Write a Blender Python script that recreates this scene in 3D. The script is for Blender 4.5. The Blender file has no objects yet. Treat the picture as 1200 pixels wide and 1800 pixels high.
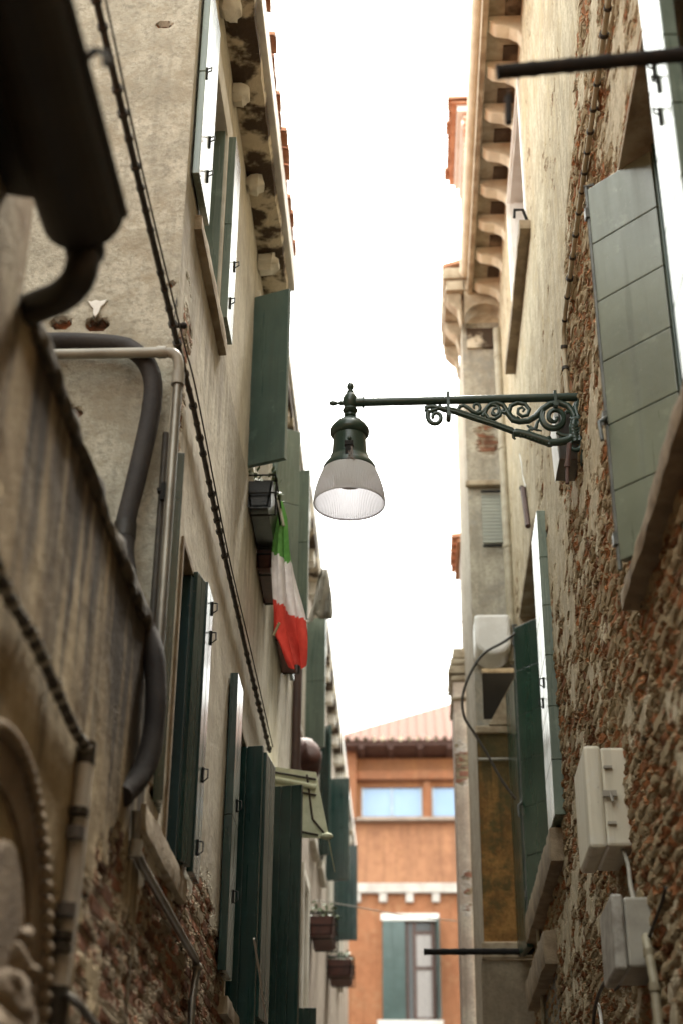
import bpy, bmesh, math, random
import numpy as np
from mathutils import Vector, noise as mn
random.seed(7)
S = bpy.context.scene
COL = S.collection
PI = math.pi

# ------------------------------------------------------------------ camera
# axes of the alley (x across, y along, z up) seen in camera space, from the two vanishing points
_d = np.array([125.0, -1420.0]); _e = np.array([40.0, 5000.0])
F = math.sqrt(-(_d @ _e))
AY = np.array([*_d, F]); AY /= np.linalg.norm(AY)
AZ = np.array([*_e, F]); AZ /= np.linalg.norm(AZ)
AX = np.cross(AZ, AY)
if AX[0] < 0: AX = -AX

def on(px, py, ax, v):
    """where the sight line of a photo pixel meets the plane coordinate[ax] == v (surveying walls)"""
    c = np.array([px - 600.0, 900.0 - py, F])
    r = np.array([AX @ c, AY @ c, AZ @ c])
    return Vector(r * (v / r[ax]))
def L(px, py, x=-1.0): return on(px, py, 0, x)
def R(px, py, x=0.98): return on(px, py, 0, x)
def D(px, py, y): return on(px, py, 1, y)

cam_d = bpy.data.cameras.new('camera'); cam = bpy.data.objects.new('camera', cam_d); COL.objects.link(cam)
right = Vector((AX[0], AY[0], AZ[0])); up = Vector((AX[1], AY[1], AZ[1])); fwd = Vector((AX[2], AY[2], AZ[2]))
from mathutils import Matrix
cam.matrix_world = Matrix(((right.x, up.x, -fwd.x, 0), (right.y, up.y, -fwd.y, 0), (right.z, up.z, -fwd.z, 0), (0, 0, 0, 1)))
cam_d.sensor_fit = 'VERTICAL'; cam_d.sensor_height = 36; cam_d.sensor_width = 24
cam_d.lens = F / 1800 * 36
cam_d.clip_start = 0.05; cam_d.clip_end = 500
cam_d.dof.use_dof = True
cam_d.dof.focus_distance = Vector((-0.1, 7.0, 4.2)).dot(fwd)
cam_d.dof.aperture_fstop = 1.5
cam_d.dof.aperture_blades = 9
S.camera = cam

# ------------------------------------------------------------------ objects
def tag(o, label=None, cat=None, group=None, kind=None):
    if label: o['label'] = label
    if cat: o['category'] = cat
    if group: o['group'] = group
    if kind: o['kind'] = kind
    return o
def thing(name, loc, label, cat, group=None):
    o = bpy.data.objects.new(name, None); COL.objects.link(o); o.location = loc
    o.empty_display_size = 0.1
    return tag(o, label, cat, group)
def link(name, me, mat, parent=None, smooth=False, bevel=0, solid=0):
    o = bpy.data.objects.new(name, me); COL.objects.link(o)
    for m in (mat if isinstance(mat, (list, tuple)) else [mat]): me.materials.append(m)
    if smooth:
        me.polygons.foreach_set('use_smooth', [True] * len(me.polygons))
    if parent:
        o.parent = parent
        if parent.type == 'EMPTY': o.matrix_parent_inverse = Matrix.Translation(-parent.location)
    if bevel:
        b = o.modifiers.new('bevel', 'BEVEL'); b.width = bevel; b.segments = 2; b.limit_method = 'ANGLE'
    if solid:
        b = o.modifiers.new('solid', 'SOLIDIFY'); b.thickness = solid; b.offset = 0
    return o

class MB:
    def __init__(s): s.v = []; s.f = []; s.m = []; s.cur = 0
    def add(s, vs, fs):
        n = len(s.v); s.v += [tuple(v) for v in vs]
        s.f += [tuple(i + n for i in f) for f in fs]; s.m += [s.cur] * len(fs); return s
    def box(s, a, b):
        x0, x1 = sorted((a[0], b[0])); y0, y1 = sorted((a[1], b[1])); z0, z1 = sorted((a[2], b[2]))
        return s.add([(x0,y0,z0),(x1,y0,z0),(x1,y1,z0),(x0,y1,z0),(x0,y0,z1),(x1,y0,z1),(x1,y1,z1),(x0,y1,z1)],
            [(0,3,2,1),(4,5,6,7),(0,1,5,4),(1,2,6,5),(2,3,7,6),(3,0,4,7)])
    def obox(s, p0, p1, z0, z1, th):
        """upright slab between two plan points"""
        d = Vector((p1[0]-p0[0], p1[1]-p0[1])).normalized(); n = Vector((-d.y, d.x)) * th / 2
        c = [(p0[0]+n.x,p0[1]+n.y),(p0[0]-n.x,p0[1]-n.y),(p1[0]-n.x,p1[1]-n.y),(p1[0]+n.x,p1[1]+n.y)]
        return s.add([(x,y,z0) for x,y in c]+[(x,y,z1) for x,y in c],
            [(0,3,2,1),(4,5,6,7),(0,1,5,4),(1,2,6,5),(2,3,7,6),(3,0,4,7)])
    def prism(s, poly, axis, a, b):
        """2-D outline extruded along an axis; poly gives the two other coordinates in order"""
        def P(q, t):
            q = list(q); q.insert(axis, t); return tuple(q)
        n = len(poly)
        return s.add([P(q,a) for q in poly]+[P(q,b) for q in poly],
            [tuple(range(n))[::-1], tuple(range(n,2*n))]+[(i,(i+1)%n,(i+1)%n+n,i+n) for i in range(n)])
    def tube(s, pts, r, n=10, cap=True):
        pts = [Vector(p) for p in pts]; N = len(pts)
        rs = r if isinstance(r, (list, tuple)) else [r]*N
        t = [(pts[min(i+1,N-1)]-pts[max(i-1,0)]).normalized() for i in range(N)]
        u = t[0].orthogonal().normalized(); vs = []; fs = []
        for i in range(N):
            u = (u - t[i]*u.dot(t[i])).normalized(); w = t[i].cross(u)
            vs += [pts[i]+(u*math.cos(2*PI*k/n)+w*math.sin(2*PI*k/n))*rs[i] for k in range(n)]
        for i in range(N-1):
            for k in range(n):
                a=i*n+k; b=i*n+(k+1)%n; fs.append((a,b,b+n,a+n))
        if cap: fs += [tuple(range(n))[::-1], tuple(range((N-1)*n, N*n))]
        return s.add(vs, fs)
    def lathe(s, prof, c, n=32, close=True, rib=0, ribn=0, axis=2):
        vs=[]; fs=[]
        for (r,h) in prof:
            for k in range(n):
                a=2*PI*k/n; rr=r*(1+rib*math.cos(a*ribn)) if rib else r
                q=[rr*math.cos(a), rr*math.sin(a)]; q.insert(axis,h)
                vs.append((c[0]+q[0],c[1]+q[1],c[2]+q[2]))
        for i in range(len(prof)-1):
            for k in range(n):
                a=i*n+k; b=i*n+(k+1)%n; fs.append((a,b,b+n,a+n))
        if close: fs += [tuple(range(n))[::-1], tuple(range((len(prof)-1)*n,len(prof)*n))]
        return s.add(vs, fs)
    def ball(s, c, r, n=14, sx=1, sy=1, sz=1):
        prof=[(max(1e-4,math.sin(PI*i/n)), -math.cos(PI*i/n)) for i in range(n+1)]
        m=MB().lathe(prof,(0,0,0),n*2,False)
        return s.add([(c[0]+v[0]*r*sx,c[1]+v[1]*r*sy,c[2]+v[2]*r*sz) for v in m.v], m.f)
    def rock(s, a, b, amp=.012, cut=.06, seed=0):
        """worn stone block: subdivided box with wandering faces and rounded corners"""
        lo=[min(a[i],b[i]) for i in range(3)]; hi=[max(a[i],b[i]) for i in range(3)]
        n=[max(2,min(60,int((hi[i]-lo[i])/cut))) for i in range(3)]
        vs={}; out=[]; fs=[]
        def vid(i,j,k):
            if (i,j,k) in vs: return vs[i,j,k]
            p=Vector((lo[0]+(hi[0]-lo[0])*i/n[0],lo[1]+(hi[1]-lo[1])*j/n[1],lo[2]+(hi[2]-lo[2])*k/n[2]))
            e=(i in(0,n[0]))+(j in(0,n[1]))+(k in(0,n[2]))
            c=Vector([(lo[t]+hi[t])/2 for t in range(3)])
            q=mn.noise_vector(p*4+Vector((seed*7.3,0,0)))*amp+mn.noise_vector(p*14+Vector((seed,0,3)))*amp*.5
            if e>=2:
                d=(c-p); d=Vector([math.copysign(1,x) if abs(x)>1e-6 else 0 for x in d])
                q+=Vector((d.x*(i in(0,n[0])),d.y*(j in(0,n[1])),d.z*(k in(0,n[2]))))*amp*(.9+.9*mn.noise(p*9))
            vs[i,j,k]=len(out); out.append(p+q); return vs[i,j,k]
        for j in range(n[1]):
            for k in range(n[2]):
                fs.append((vid(0,j,k),vid(0,j,k+1),vid(0,j+1,k+1),vid(0,j+1,k)))
                fs.append((vid(n[0],j,k),vid(n[0],j+1,k),vid(n[0],j+1,k+1),vid(n[0],j,k+1)))
        for i in range(n[0]):
            for k in range(n[2]):
                fs.append((vid(i,0,k),vid(i+1,0,k),vid(i+1,0,k+1),vid(i,0,k+1)))
                fs.append((vid(i,n[1],k),vid(i,n[1],k+1),vid(i+1,n[1],k+1),vid(i+1,n[1],k)))
            for j in range(n[1]):
                fs.append((vid(i,j,0),vid(i,j+1,0),vid(i+1,j+1,0),vid(i+1,j,0)))
                fs.append((vid(i,j,n[2]),vid(i+1,j,n[2]),vid(i+1,j+1,n[2]),vid(i,j+1,n[2])))
        return s.add(out, fs)
    def build(s, name, mat, parent=None, smooth=False, bevel=0, solid=0):
        me=bpy.data.meshes.new(name); me.from_pydata(s.v,[],s.f)
        if max(s.m, default=0): me.polygons.foreach_set('material_index', s.m)
        bm=bmesh.new(); bm.from_mesh(me); bmesh.ops.recalc_face_normals(bm, faces=bm.faces); bm.to_mesh(me); bm.free()
        o = link(name, me, mat, parent, smooth, bevel, solid)
        if smooth: me.set_sharp_from_angle(angle=math.radians(50))
        return o

def curve_pts(ctrl, n=8):
    """Catmull-Rom through control points"""
    P=[Vector(p) for p in ctrl]; P=[2*P[0]-P[1]]+P+[2*P[-1]-P[-2]]; out=[]
    for i in range(1,len(P)-2):
        a,b,c,d=P[i-1:i+3]
        for k in range(n):
            t=k/n; out.append(.5*((2*b)+(c-a)*t+(2*a-5*b+4*c-d)*t*t+(3*b-a-3*c+d)*t**3))
    return out+[P[-2]]

# ------------------------------------------------------------------ materials
class T:
    def __init__(s, name, rough=.6, **kw):
        s.m=bpy.data.materials.new(name); s.m.use_nodes=True; s.t=s.m.node_tree; s.n=s.t.nodes; s.l=s.t.links
        s.b=s.n['Principled BSDF']; s.b.inputs['Roughness'].default_value=rough
        for k,v in kw.items(): s.b.inputs[k.replace('_',' ')].default_value=v
        s.out=s.n['Material Output']; s.g=s.n.new('ShaderNodeNewGeometry').outputs['Position']
    def put(s, sock, v):
        if isinstance(v, bpy.types.NodeSocket): s.l.new(v, sock)
        elif isinstance(v,(tuple,list)):
            sock.default_value = tuple(v)+(1,) if len(sock.default_value)==4 and len(v)==3 else v
        else: sock.default_value=v
    def math(s, op, a, b=0, clamp=False):
        x=s.n.new('ShaderNodeMath'); x.operation=op; x.use_clamp=clamp; s.put(x.inputs[0],a); s.put(x.inputs[1],b); return x.outputs[0]
    def vmath(s, op, a, b):
        x=s.n.new('ShaderNodeVectorMath'); x.operation=op; s.put(x.inputs[0],a); s.put(x.inputs[1],b)
        return x.outputs['Value'] if op in('LENGTH','DISTANCE') else x.outputs[0]
    def noise(s, sc, vec=None, det=5, rough=.55, col=False):
        x=s.n.new('ShaderNodeTexNoise'); s.put(x.inputs['Vector'], vec or s.g); x.inputs['Scale'].default_value=sc
        x.inputs['Detail'].default_value=det; x.inputs['Roughness'].default_value=rough; return x.outputs['Color' if col else 'Fac']
    def rng(s, v, a, b, c=0., d=1., smooth=True):
        x=s.n.new('ShaderNodeMapRange'); x.interpolation_type='SMOOTHSTEP' if smooth else 'LINEAR'
        s.put(x.inputs[0],v)
        for i,q in enumerate((a,b,c,d)): x.inputs[i+1].default_value=q
        return x.outputs[0]
    def mix(s, f, a, b, mode='MIX'):
        x=s.n.new('ShaderNodeMix'); x.data_type='RGBA'; x.blend_type=mode; x.clamp_factor=True
        s.put(x.inputs[0],f); s.put(x.inputs[6],a); s.put(x.inputs[7],b); return x.outputs[2]
    def fmix(s, f, a, b):
        x=s.n.new('ShaderNodeMix'); s.put(x.inputs[0],f); s.put(x.inputs[2],a); s.put(x.inputs[3],b); return x.outputs[0]
    def xyz(s):
        x=s.n.new('ShaderNodeSeparateXYZ'); s.l.new(s.g,x.inputs[0]); return x.outputs
    def vec(s,a,b,c=0.):
        x=s.n.new('ShaderNodeCombineXYZ'); s.put(x.inputs[0],a); s.put(x.inputs[1],b); s.put(x.inputs[2],c); return x.outputs[0]
    def color(s,c): s.put(s.b.inputs['Base Color'],c)
    def bump(s,h,dist=.01,st=1.):
        x=s.n.new('ShaderNodeBump'); x.inputs['Distance'].default_value=dist; x.inputs['Strength'].default_value=st
        s.l.new(h,x.inputs['Height']); s.l.new(x.outputs[0],s.b.inputs['Normal'])
    def disp(s,h,true=True):
        x=s.n.new('ShaderNodeDisplacement'); x.inputs['Midlevel'].default_value=0; x.inputs['Scale'].default_value=1
        s.l.new(h,x.inputs['Height']); s.l.new(x.outputs[0],s.out.inputs['Displacement'])
        s.m.displacement_method='BOTH' if true else 'BUMP'

def simple(name, c1, c2=None, rough=.5, sc=6., bump=.002, bsc=60., lo=.35, hi=.65, **kw):
    t=T(name, rough, **kw); c2=c2 or tuple(x*.75 for x in c1)
    t.color(t.mix(t.rng(t.noise(sc),lo,hi), c1, c2))
    if bump: t.bump(t.noise(bsc),bump)
    return t.m

def wall_mat(name, axis, pa, pb, low=None, blobs=(), holes=(), streak=None, th=.018, grain=1., true=True, namp=1.3,
             bricks=((.33,.125,.06),(.20,.085,.045)), mortar=(.38,.29,.19), smear=.5, pits=.0, rel=1., lowmax=1., mute=1., tint=None, dark=(.045,.035,.026)):
    """lime plaster on brick. axis: which world axis runs along the wall. low=(z_full,z_none): bare brick towards the
    foot of the wall; blobs (u,z,ru,rz,strength): patches where the plaster has come off; streak (z0,z1,strength):
    run-off stains hanging down from z1"""
    def calm(q,k=.17):
        k*=mute
        l=.3*q[0]+.6*q[1]+.1*q[2]; return ((q[0]+(l-q[0])*k)*.985,(q[1]+(l-q[1])*k)*1.02,q[2]+(l-q[2])*k)
    pa,pb,mortar=calm(pa),calm(pb),calm(mortar); bricks=tuple(calm(q,.12) for q in bricks); tint=calm(tint) if tint else None
    t=T(name,.92); t.b.inputs['Specular IOR Level'].default_value=.15
    x=t.xyz(); u=x['XYZ'.index(axis.upper())]; z=x[2]
    n1=t.noise(1.15,det=6); n2=t.noise(6.5,det=6,rough=.6); n3=t.noise(38,det=5,rough=.65); n4=t.noise(1.,vec=t.vec(t.math('MULTIPLY',u,5.5),t.math('MULTIPLY',z,15.),t.math('MULTIPLY',n1,2.)),det=5,rough=.6); n5=t.noise(1.,vec=t.vec(t.math('MULTIPLY',u,7.),t.math('MULTIPLY',z,13.),3.1),det=3)
    E=None
    def acc(a):
        nonlocal E
        E = a if E is None else t.math('ADD',E,a)
    if low: acc(t.rng(z,low[0],low[1],lowmax,0.,False))
    def spot(b):
        d=t.vmath('LENGTH',t.vec(t.math('DIVIDE',t.math('SUBTRACT',u,b[0]),b[2]),t.math('DIVIDE',t.math('SUBTRACT',z,b[1]),b[3])),(0,0,0))
        return t.rng(d,0.,1.,b[4],0.)
    for b in blobs: acc(spot(b))
    acc(t.math('MULTIPLY',t.math('SUBTRACT',n1,.5),namp)); acc(t.math('MULTIPLY',t.math('SUBTRACT',t.noise(1.,vec=t.vec(t.math('MULTIPLY',u,3.2),t.math('MULTIPLY',z,7.5),t.math('MULTIPLY',n1,1.5)),det=7,rough=.62),.5),1.25*namp))
    B=t.rng(E,.46,.56)
    H=None
    for h in holes:
        s=t.rng(t.math('ADD',spot((h[0],h[1],h[2],h[3],1.)),t.math('MULTIPLY',t.math('SUBTRACT',n2,.5),.7)),.28,.4)
        H = s if H is None else t.math('MAXIMUM',H,s)
    uv=t.vec(u,z)
    wv=t.vmath('ADD',uv,t.vmath('MULTIPLY',t.vmath('SUBTRACT',t.noise(5,det=3,col=True),(.5,.5,.5)),(.03,.03,0)))
    br=t.n.new('ShaderNodeTexBrick'); t.put(br.inputs['Vector'],wv)
    for k,v in dict(Scale=1.,Mortar_Size=.016,Mortar_Smooth=.3,Bias=-.1,Brick_Width=.25,Row_Height=.075).items(): br.inputs[k.replace('_',' ')].default_value=v
    t.put(br.inputs['Color1'],bricks[0]); t.put(br.inputs['Color2'],bricks[1]); t.put(br.inputs['Mortar'],mortar)
    mf=br.outputs['Fac']
    sm=t.rng(t.math('ADD',n4,t.math('MULTIPLY',t.math('SUBTRACT',n2,.5),.6)),.62-smear*.25,.70-smear*.25)
    bc=t.mix(t.rng(t.noise(4,det=4),.42,.66),br.outputs['Color'],tuple(c*.6 for c in bricks[1])); bc=t.mix(t.math('MULTIPLY',t.rng(n3,.5,.75),.6),bc,tuple(c*.4 for c in bricks[1]))
    mort=t.mix(n3,mortar,tuple(c*.6 for c in mortar))
    bc=t.mix(sm,bc,mort)
    pc=t.mix(t.rng(t.math('ADD',n1,t.math('MULTIPLY',t.math('SUBTRACT',n2,.5),.8)),.35,.68),pa,pb)
    pc=t.mix(t.math('MULTIPLY',t.rng(n3,.42,.72),.55*grain),pc,tuple(c*.45 for c in pb))
    pc=t.mix(t.math('MULTIPLY',t.rng(t.noise(90,det=2),.62,.7),.4*grain),pc,tuple(min(.7,c*1.5) for c in pa))
    # faint vertical rain marks on all plaster
    rn=t.noise(1.,vec=t.vec(t.math('MULTIPLY',u,14.),t.math('MULTIPLY',z,.9)),det=4)
    pc=t.mix(t.math('MULTIPLY',t.rng(rn,.5,.72),.5),pc,tuple(c*.5 for c in pb))
    if tint: pc=t.mix(t.math('MULTIPLY',t.rng(t.noise(9,det=6,rough=.65),.42,.62),t.rng(t.noise(2.3),.42,.6)),pc,tint)
    # lime bloom at the torn edge
    edge=t.math('SUBTRACT',t.rng(E,.40,.47),t.rng(E,.47,.52))
    pc=t.mix(t.math('MULTIPLY',t.math('MAXIMUM',edge,0.),.5),pc,tuple(min(.75,c*1.3) for c in pa))
    vo=t.math('MULTIPLY',B,t.rng(t.math('ADD',n5,t.math('MULTIPLY',t.math('SUBTRACT',n2,.5),.5)),.64,.73))
    bc=t.mix(vo,bc,dark)
    pit=t.math('MULTIPLY',t.rng(t.math('ADD',t.math('ADD',n5,t.math('MULTIPLY',t.math('SUBTRACT',n1,.5),.9)),t.math('MULTIPLY',t.math('SUBTRACT',n3,.5),.3)),.68,.74),pits)
    pc=t.mix(pit,pc,t.mix(n3,tuple(c*.5 for c in pb),tuple(c*.6 for c in bricks[0])))
    pc=t.mix(t.math('MULTIPLY',t.rng(n2,.40,.62),.35*min(1.,grain)),pc,tuple(c*.62 for c in pb))
    c=t.mix(B,pc,bc)
    if streak:
        sn=t.noise(1.,vec=t.vec(t.math('MULTIPLY',u,7.),t.math('MULTIPLY',z,.55),1.7),det=5,rough=.6)
        k=t.math('MULTIPLY',t.rng(z,streak[0],streak[1],0.,1.),t.rng(z,streak[1]+.03,streak[1],0.,1.))
        if len(streak)>3: k=t.math('MULTIPLY',k,t.rng(u,streak[3],streak[4],.35,1.))
        k=t.rng(t.math('ADD',t.math('MULTIPLY',k,.42),sn),.70,.92)
        c=t.mix(t.math('MULTIPLY',k,streak[2]),c,dark)
    hgt=t.math('ADD',t.math('MULTIPLY',t.math('SUBTRACT',n3,.5),t.fmix(B,.006*grain,.004)),t.math('MULTIPLY',t.math('SUBTRACT',n2,.5),t.fmix(B,.013,.006)))
    n4s=t.noise(1.,vec=t.vec(t.math('MULTIPLY',u,4.),t.math('MULTIPLY',z,11.),t.math('MULTIPLY',n1,2.)),det=2,rough=.5)
    hb=t.math('ADD',t.math('MULTIPLY',t.math('SUBTRACT',1.,mf),.020),t.math('MULTIPLY',t.math('SUBTRACT',n4s,.5),.020))
    hb=t.math('ADD',hb,t.math('MULTIPLY',sm,.015))
    hb=t.math('MULTIPLY',hb,rel)
    h=t.math('ADD',hgt,t.fmix(B,th,hb))
    h=t.math('SUBTRACT',h,t.math('ADD',t.math('MULTIPLY',vo,.018*rel),t.math('MULTIPLY',pit,.014)))
    if H is not None:
        c=t.mix(H,c,t.mix(t.rng(n4,.4,.6),bricks[0],dark)); h=t.math('SUBTRACT',h,t.math('MULTIPLY',H,.055))
    t.color(c); t.disp(h,true)
    return t.m

def paint(name,c1,c2,rough=.3,coat=.5,chips=.7,brown_tone=(.03,.025,.018)):
    """old oil paint on boards: sun-faded patches, downward dirt runs, grain and a few chips to the wood"""
    t=T(name,rough,Coat_Weight=coat,Coat_Roughness=.16); x=t.xyz()
    v=t.vec(t.math('MULTIPLY',x[0],16.),t.math('MULTIPLY',x[1],16.),t.math('MULTIPLY',x[2],.9))
    run=t.noise(1.,vec=v,det=5,rough=.6); g=t.noise(1.,vec=t.vec(t.math('MULTIPLY',x[0],90.),t.math('MULTIPLY',x[1],90.),t.math('MULTIPLY',x[2],5.)),det=3)
    c=t.mix(t.rng(t.noise(2.6,det=5),.35,.65),c1,c2)
    c=t.mix(t.math('MULTIPLY',t.rng(run,.5,.72),.5),c,tuple(q*.45+brown_tone[i]*.3 for i,q in enumerate(c1)))
    c=t.mix(t.math('MULTIPLY',t.rng(t.noise(9,det=6,rough=.7),.55,.72),.35),c,tuple(min(.6,q*1.8+.02) for q in c1))
    ch=t.rng(t.math('ADD',t.noise(34,det=5,rough=.7),t.math('MULTIPLY',t.noise(3.1),.25)),.80,.83)
    c=t.mix(t.math('MULTIPLY',ch,chips),c,(.16,.12,.085)); t.color(c)
    t.put(t.b.inputs['Roughness'],t.rng(run,.3,.8,rough*.75,rough*1.5))
    t.bump(t.math('ADD',t.math('MULTIPLY',g,.6),t.math('SUBTRACT',t.math('MULTIPLY',t.noise(20),.6),ch)),.0014); return t.m

M={}
M['green']=paint('faded_green_paint',(.15,.195,.155),(.12,.16,.13))
M['teal']=paint('grey_teal_paint',(.10,.155,.14),(.065,.115,.105),.36,.4)
M['dark']=paint('deep_green_paint',(.014,.048,.042),(.008,.032,.03))
M['blueslate']=paint('blue_green_paint',(.035,.075,.082),(.025,.055,.062),.35,.3)
M['bottle']=paint('bottle_green_paint',(.014,.042,.027),(.009,.03,.019))
M['lamp']=simple('lamp_green_paint',(.022,.045,.034),(.035,.055,.04),.33,14,.0012,70,lo=.5,hi=.75)
M['pale']=paint('lifted_faded_green_paint',(.14,.165,.12),(.11,.13,.095),.36,.35)  # faded green, raised in colour for light missing on the camera-facing leaf
M['nichestone']=simple('dark_niche_stone',(.27,.21,.14),(.17,.125,.08),.9,7,.006,40)
M['paleplastic']=simple('pale_conduit_plastic',(.58,.55,.49),(.48,.45,.40),.45,7)
M['cream']=simple('cream_stone',(.70,.65,.52),(.56,.50,.38),.85,5,.006,30)
M['brown_tone']=simple('dark_brown_underside',(.06,.04,.025),(.20,.15,.10),.95,5,.008,30,lo=.5,hi=.7)  # dark brown for the gaps between the eave brackets
M['oldsill']=simple('dark_sill_stone',(.30,.235,.155),(.19,.14,.09),.9,7,.006,40)  # darker copy of the sill stone, picked for the undersides
M['rod']=simple('worn_green_rod',(.10,.105,.09),(.05,.055,.05),.4,12,.001,60)
M['paleconduit']=simple('pale_beige_conduit',(.52,.47,.34),(.40,.35,.24),.5,9)
M['iron']=simple('black_iron',(.008,.0075,.007),(.016,.011,.008),.9,20,.002,90,lo=.5,hi=.7)
M['gutter']=simple('dark_copper_gutter',(.022,.017,.012),(.014,.011,.009),.55,5)
M['stone']=simple('white_istrian_stone',(.72,.69,.62),(.58,.54,.46),.8,5,.004,40)
M['dirtystone']=simple('weathered_sill_stone',(.42,.35,.25),(.26,.20,.13),.9,7,.006,40)
M['pvc']=simple('grey_plastic_pipe',(.36,.34,.29),(.27,.25,.21),.45,7,.0006,60)
M['metalpipe']=simple('dull_metal_pipe',(.30,.29,.26),(.20,.19,.17),.38,6,.0006,60,Metallic=.7)
M['foam']=simple('dark_pipe_lagging',(.022,.018,.018),(.034,.028,.026),.75,9,.003,45)
M['cable']=simple('dark_cable',(.03,.024,.018),(.05,.04,.028),.6,20)
M['conduit']=simple('beige_conduit',(.34,.30,.21),(.24,.2,.13),.5,9)
M['whiteplastic']=paint('ivory_plastic_box',(.66,.63,.52),(.60,.56,.45),.42,0,.3,(.3,.25,.15))
M['whitepaint']=simple('white_paint',(.8,.79,.76),(.7,.68,.64),.5,6)
M['glass']=simple('dark_window_glass',(.015,.018,.02),(.03,.03,.03),.06,2,0)
M['terracotta']=simple('terracotta_tiles',(.50,.25,.14),(.36,.16,.085),.85,9,.006,30)
M['maroon']=simple('maroon_terracotta',(.10,.032,.022),(.06,.022,.017),.6,12)
M['brownpipe']=simple('brown_downpipe',(.085,.045,.035),(.06,.03,.025),.5,6)
M['moss']=simple('mossy_coping',(.035,.028,.02),(.10,.08,.05),.95,12,.012,30)
M['red']=simple('flag_red',(.60,.07,.05),(.52,.055,.04),.85,20)
M['white']=simple('flag_white',(.68,.64,.62),(.60,.56,.55),.85,20)
M['flaggreen']=simple('flag_green',(.12,.30,.07),(.09,.24,.055),.85,20)
M['awning']=simple('pale_green_canvas',(.80,.83,.64),(.66,.69,.50),.85,9,.003,50)
M['canvas']=simple('grey_canvas',(.36,.34,.29),(.28,.26,.22),.85,9,.003,50)
M['blackplastic']=simple('black_planter',(.02,.022,.025),(.012,.012,.013),.35,8)
M['wood']=simple('brown_wood',(.10,.055,.045),(.07,.038,.03),.7,12)
M['paving']=simple('alley_paving',(.12,.11,.10),(.08,.075,.07),.8,3,.006,20)
M['interior']=simple('dark_room',(.02,.018,.015),None,.9,3,0)

for k_ in ('red','white','flaggreen'):
    m_=M[k_]; n_=m_.node_tree; pb_=n_.nodes['Principled BSDF']; tl_=n_.nodes.new('ShaderNodeBsdfTranslucent'); mx_=n_.nodes.new('ShaderNodeMixShader'); mx_.inputs[0].default_value=.3
    n_.links.new(pb_.inputs['Base Color'].links[0].from_socket,tl_.inputs[0]); n_.links.new(pb_.outputs[0],mx_.inputs[1]); n_.links.new(tl_.outputs[0],mx_.inputs[2]); n_.links.new(mx_.outputs[0],n_.nodes['Material Output'].inputs['Surface'])
def leaf_mat():
    t=T('plant_leaf',.5); t.color(t.mix(t.noise(30),(.05,.09,.03),(.09,.12,.04))); return t.m
M['leaf']=leaf_mat()

def ribbed_glass():
    t=T('ribbed_glass',.2)
    tr=t.n.new('ShaderNodeBsdfTransparent'); tr.inputs[0].default_value=(.95,.92,.97,1)
    tl=t.n.new('ShaderNodeBsdfTranslucent'); tl.inputs[0].default_value=(.60,.60,.66,1)
    df=t.n.new('ShaderNodeBsdfDiffuse'); df.inputs[0].default_value=(.95,.95,.93,1)
    gl=t.n.new('ShaderNodeBsdfGlossy'); gl.inputs['Roughness'].default_value=.15
    def mx(f,a,b):
        x=t.n.new('ShaderNodeMixShader'); t.put(x.inputs[0],f); t.l.new(a,x.inputs[1]); t.l.new(b,x.inputs[2]); return x.outputs[0]
    fr=t.n.new('ShaderNodeFresnel'); fr.inputs[0].default_value=1.4
    a=mx(.62,df.outputs[0],tl.outputs[0]); b=mx(.93,tr.outputs[0],a); c=mx(t.math('MULTIPLY',fr.outputs[0],.5),b,gl.outputs[0])
    t.l.new(c,t.out.inputs['Surface']); return t.m
M['ribglass']=ribbed_glass()

# ------------------------------------------------------------------ building helpers
def lines(segs, extra):
    """segs: [(from,to,step)...] -> sorted grid lines, with the given extra positions in place of near neighbours"""
    v=[]
    for a,b,st in segs: v+=list(np.linspace(a,b,max(2,int(round((b-a)/st))+1)))
    lo,hi=segs[0][0],segs[-1][1]; ex=[e for e in extra if lo<e<hi]
    v=[q for q in v if all(abs(q-e)>.004 for e in ex)]+ex
    v=sorted(v); out=[v[0]]
    for q in v[1:]:
        if q-out[-1]>1e-4: out.append(q)
    return np.array(out)
def wall_grid(name, parent, mat, axis, at, sign, useg, zseg, holes=()):
    """a gridded wall in the plane coordinate[axis]==at (axis 0: runs along y; axis 1: runs along x), facing sign"""
    us=lines(useg,[h[i] for h in holes for i in(0,1)]); zs=lines(zseg,[h[i] for h in holes for i in(2,3)])
    nu,nz=len(us),len(zs)
    U,Z=np.meshgrid(us,zs,indexing='ij'); A=np.full_like(U,at)
    co=np.stack((A,U,Z) if axis==0 else (U,A,Z),-1).reshape(-1,3)
    i,j=np.meshgrid(np.arange(nu-1),np.arange(nz-1),indexing='ij'); i=i.ravel(); j=j.ravel()
    cu=(us[i]+us[i+1])/2; cz=(zs[j]+zs[j+1])/2; keep=np.ones(len(i),bool)
    for h in holes: keep&=~((cu>h[0])&(cu<h[1])&(cz>h[2])&(cz<h[3]))
    i=i[keep]; j=j[keep]
    q=np.stack((i*nz+j,(i+1)*nz+j,(i+1)*nz+j+1,i*nz+j+1),-1)
    if (axis==0 and sign<0) or (axis==1 and sign>0): q=q[:,::-1]
    me=bpy.data.meshes.new(name); me.from_pydata(co.tolist(),[],q.tolist())
    return link(name,me,mat,parent,True)

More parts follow.
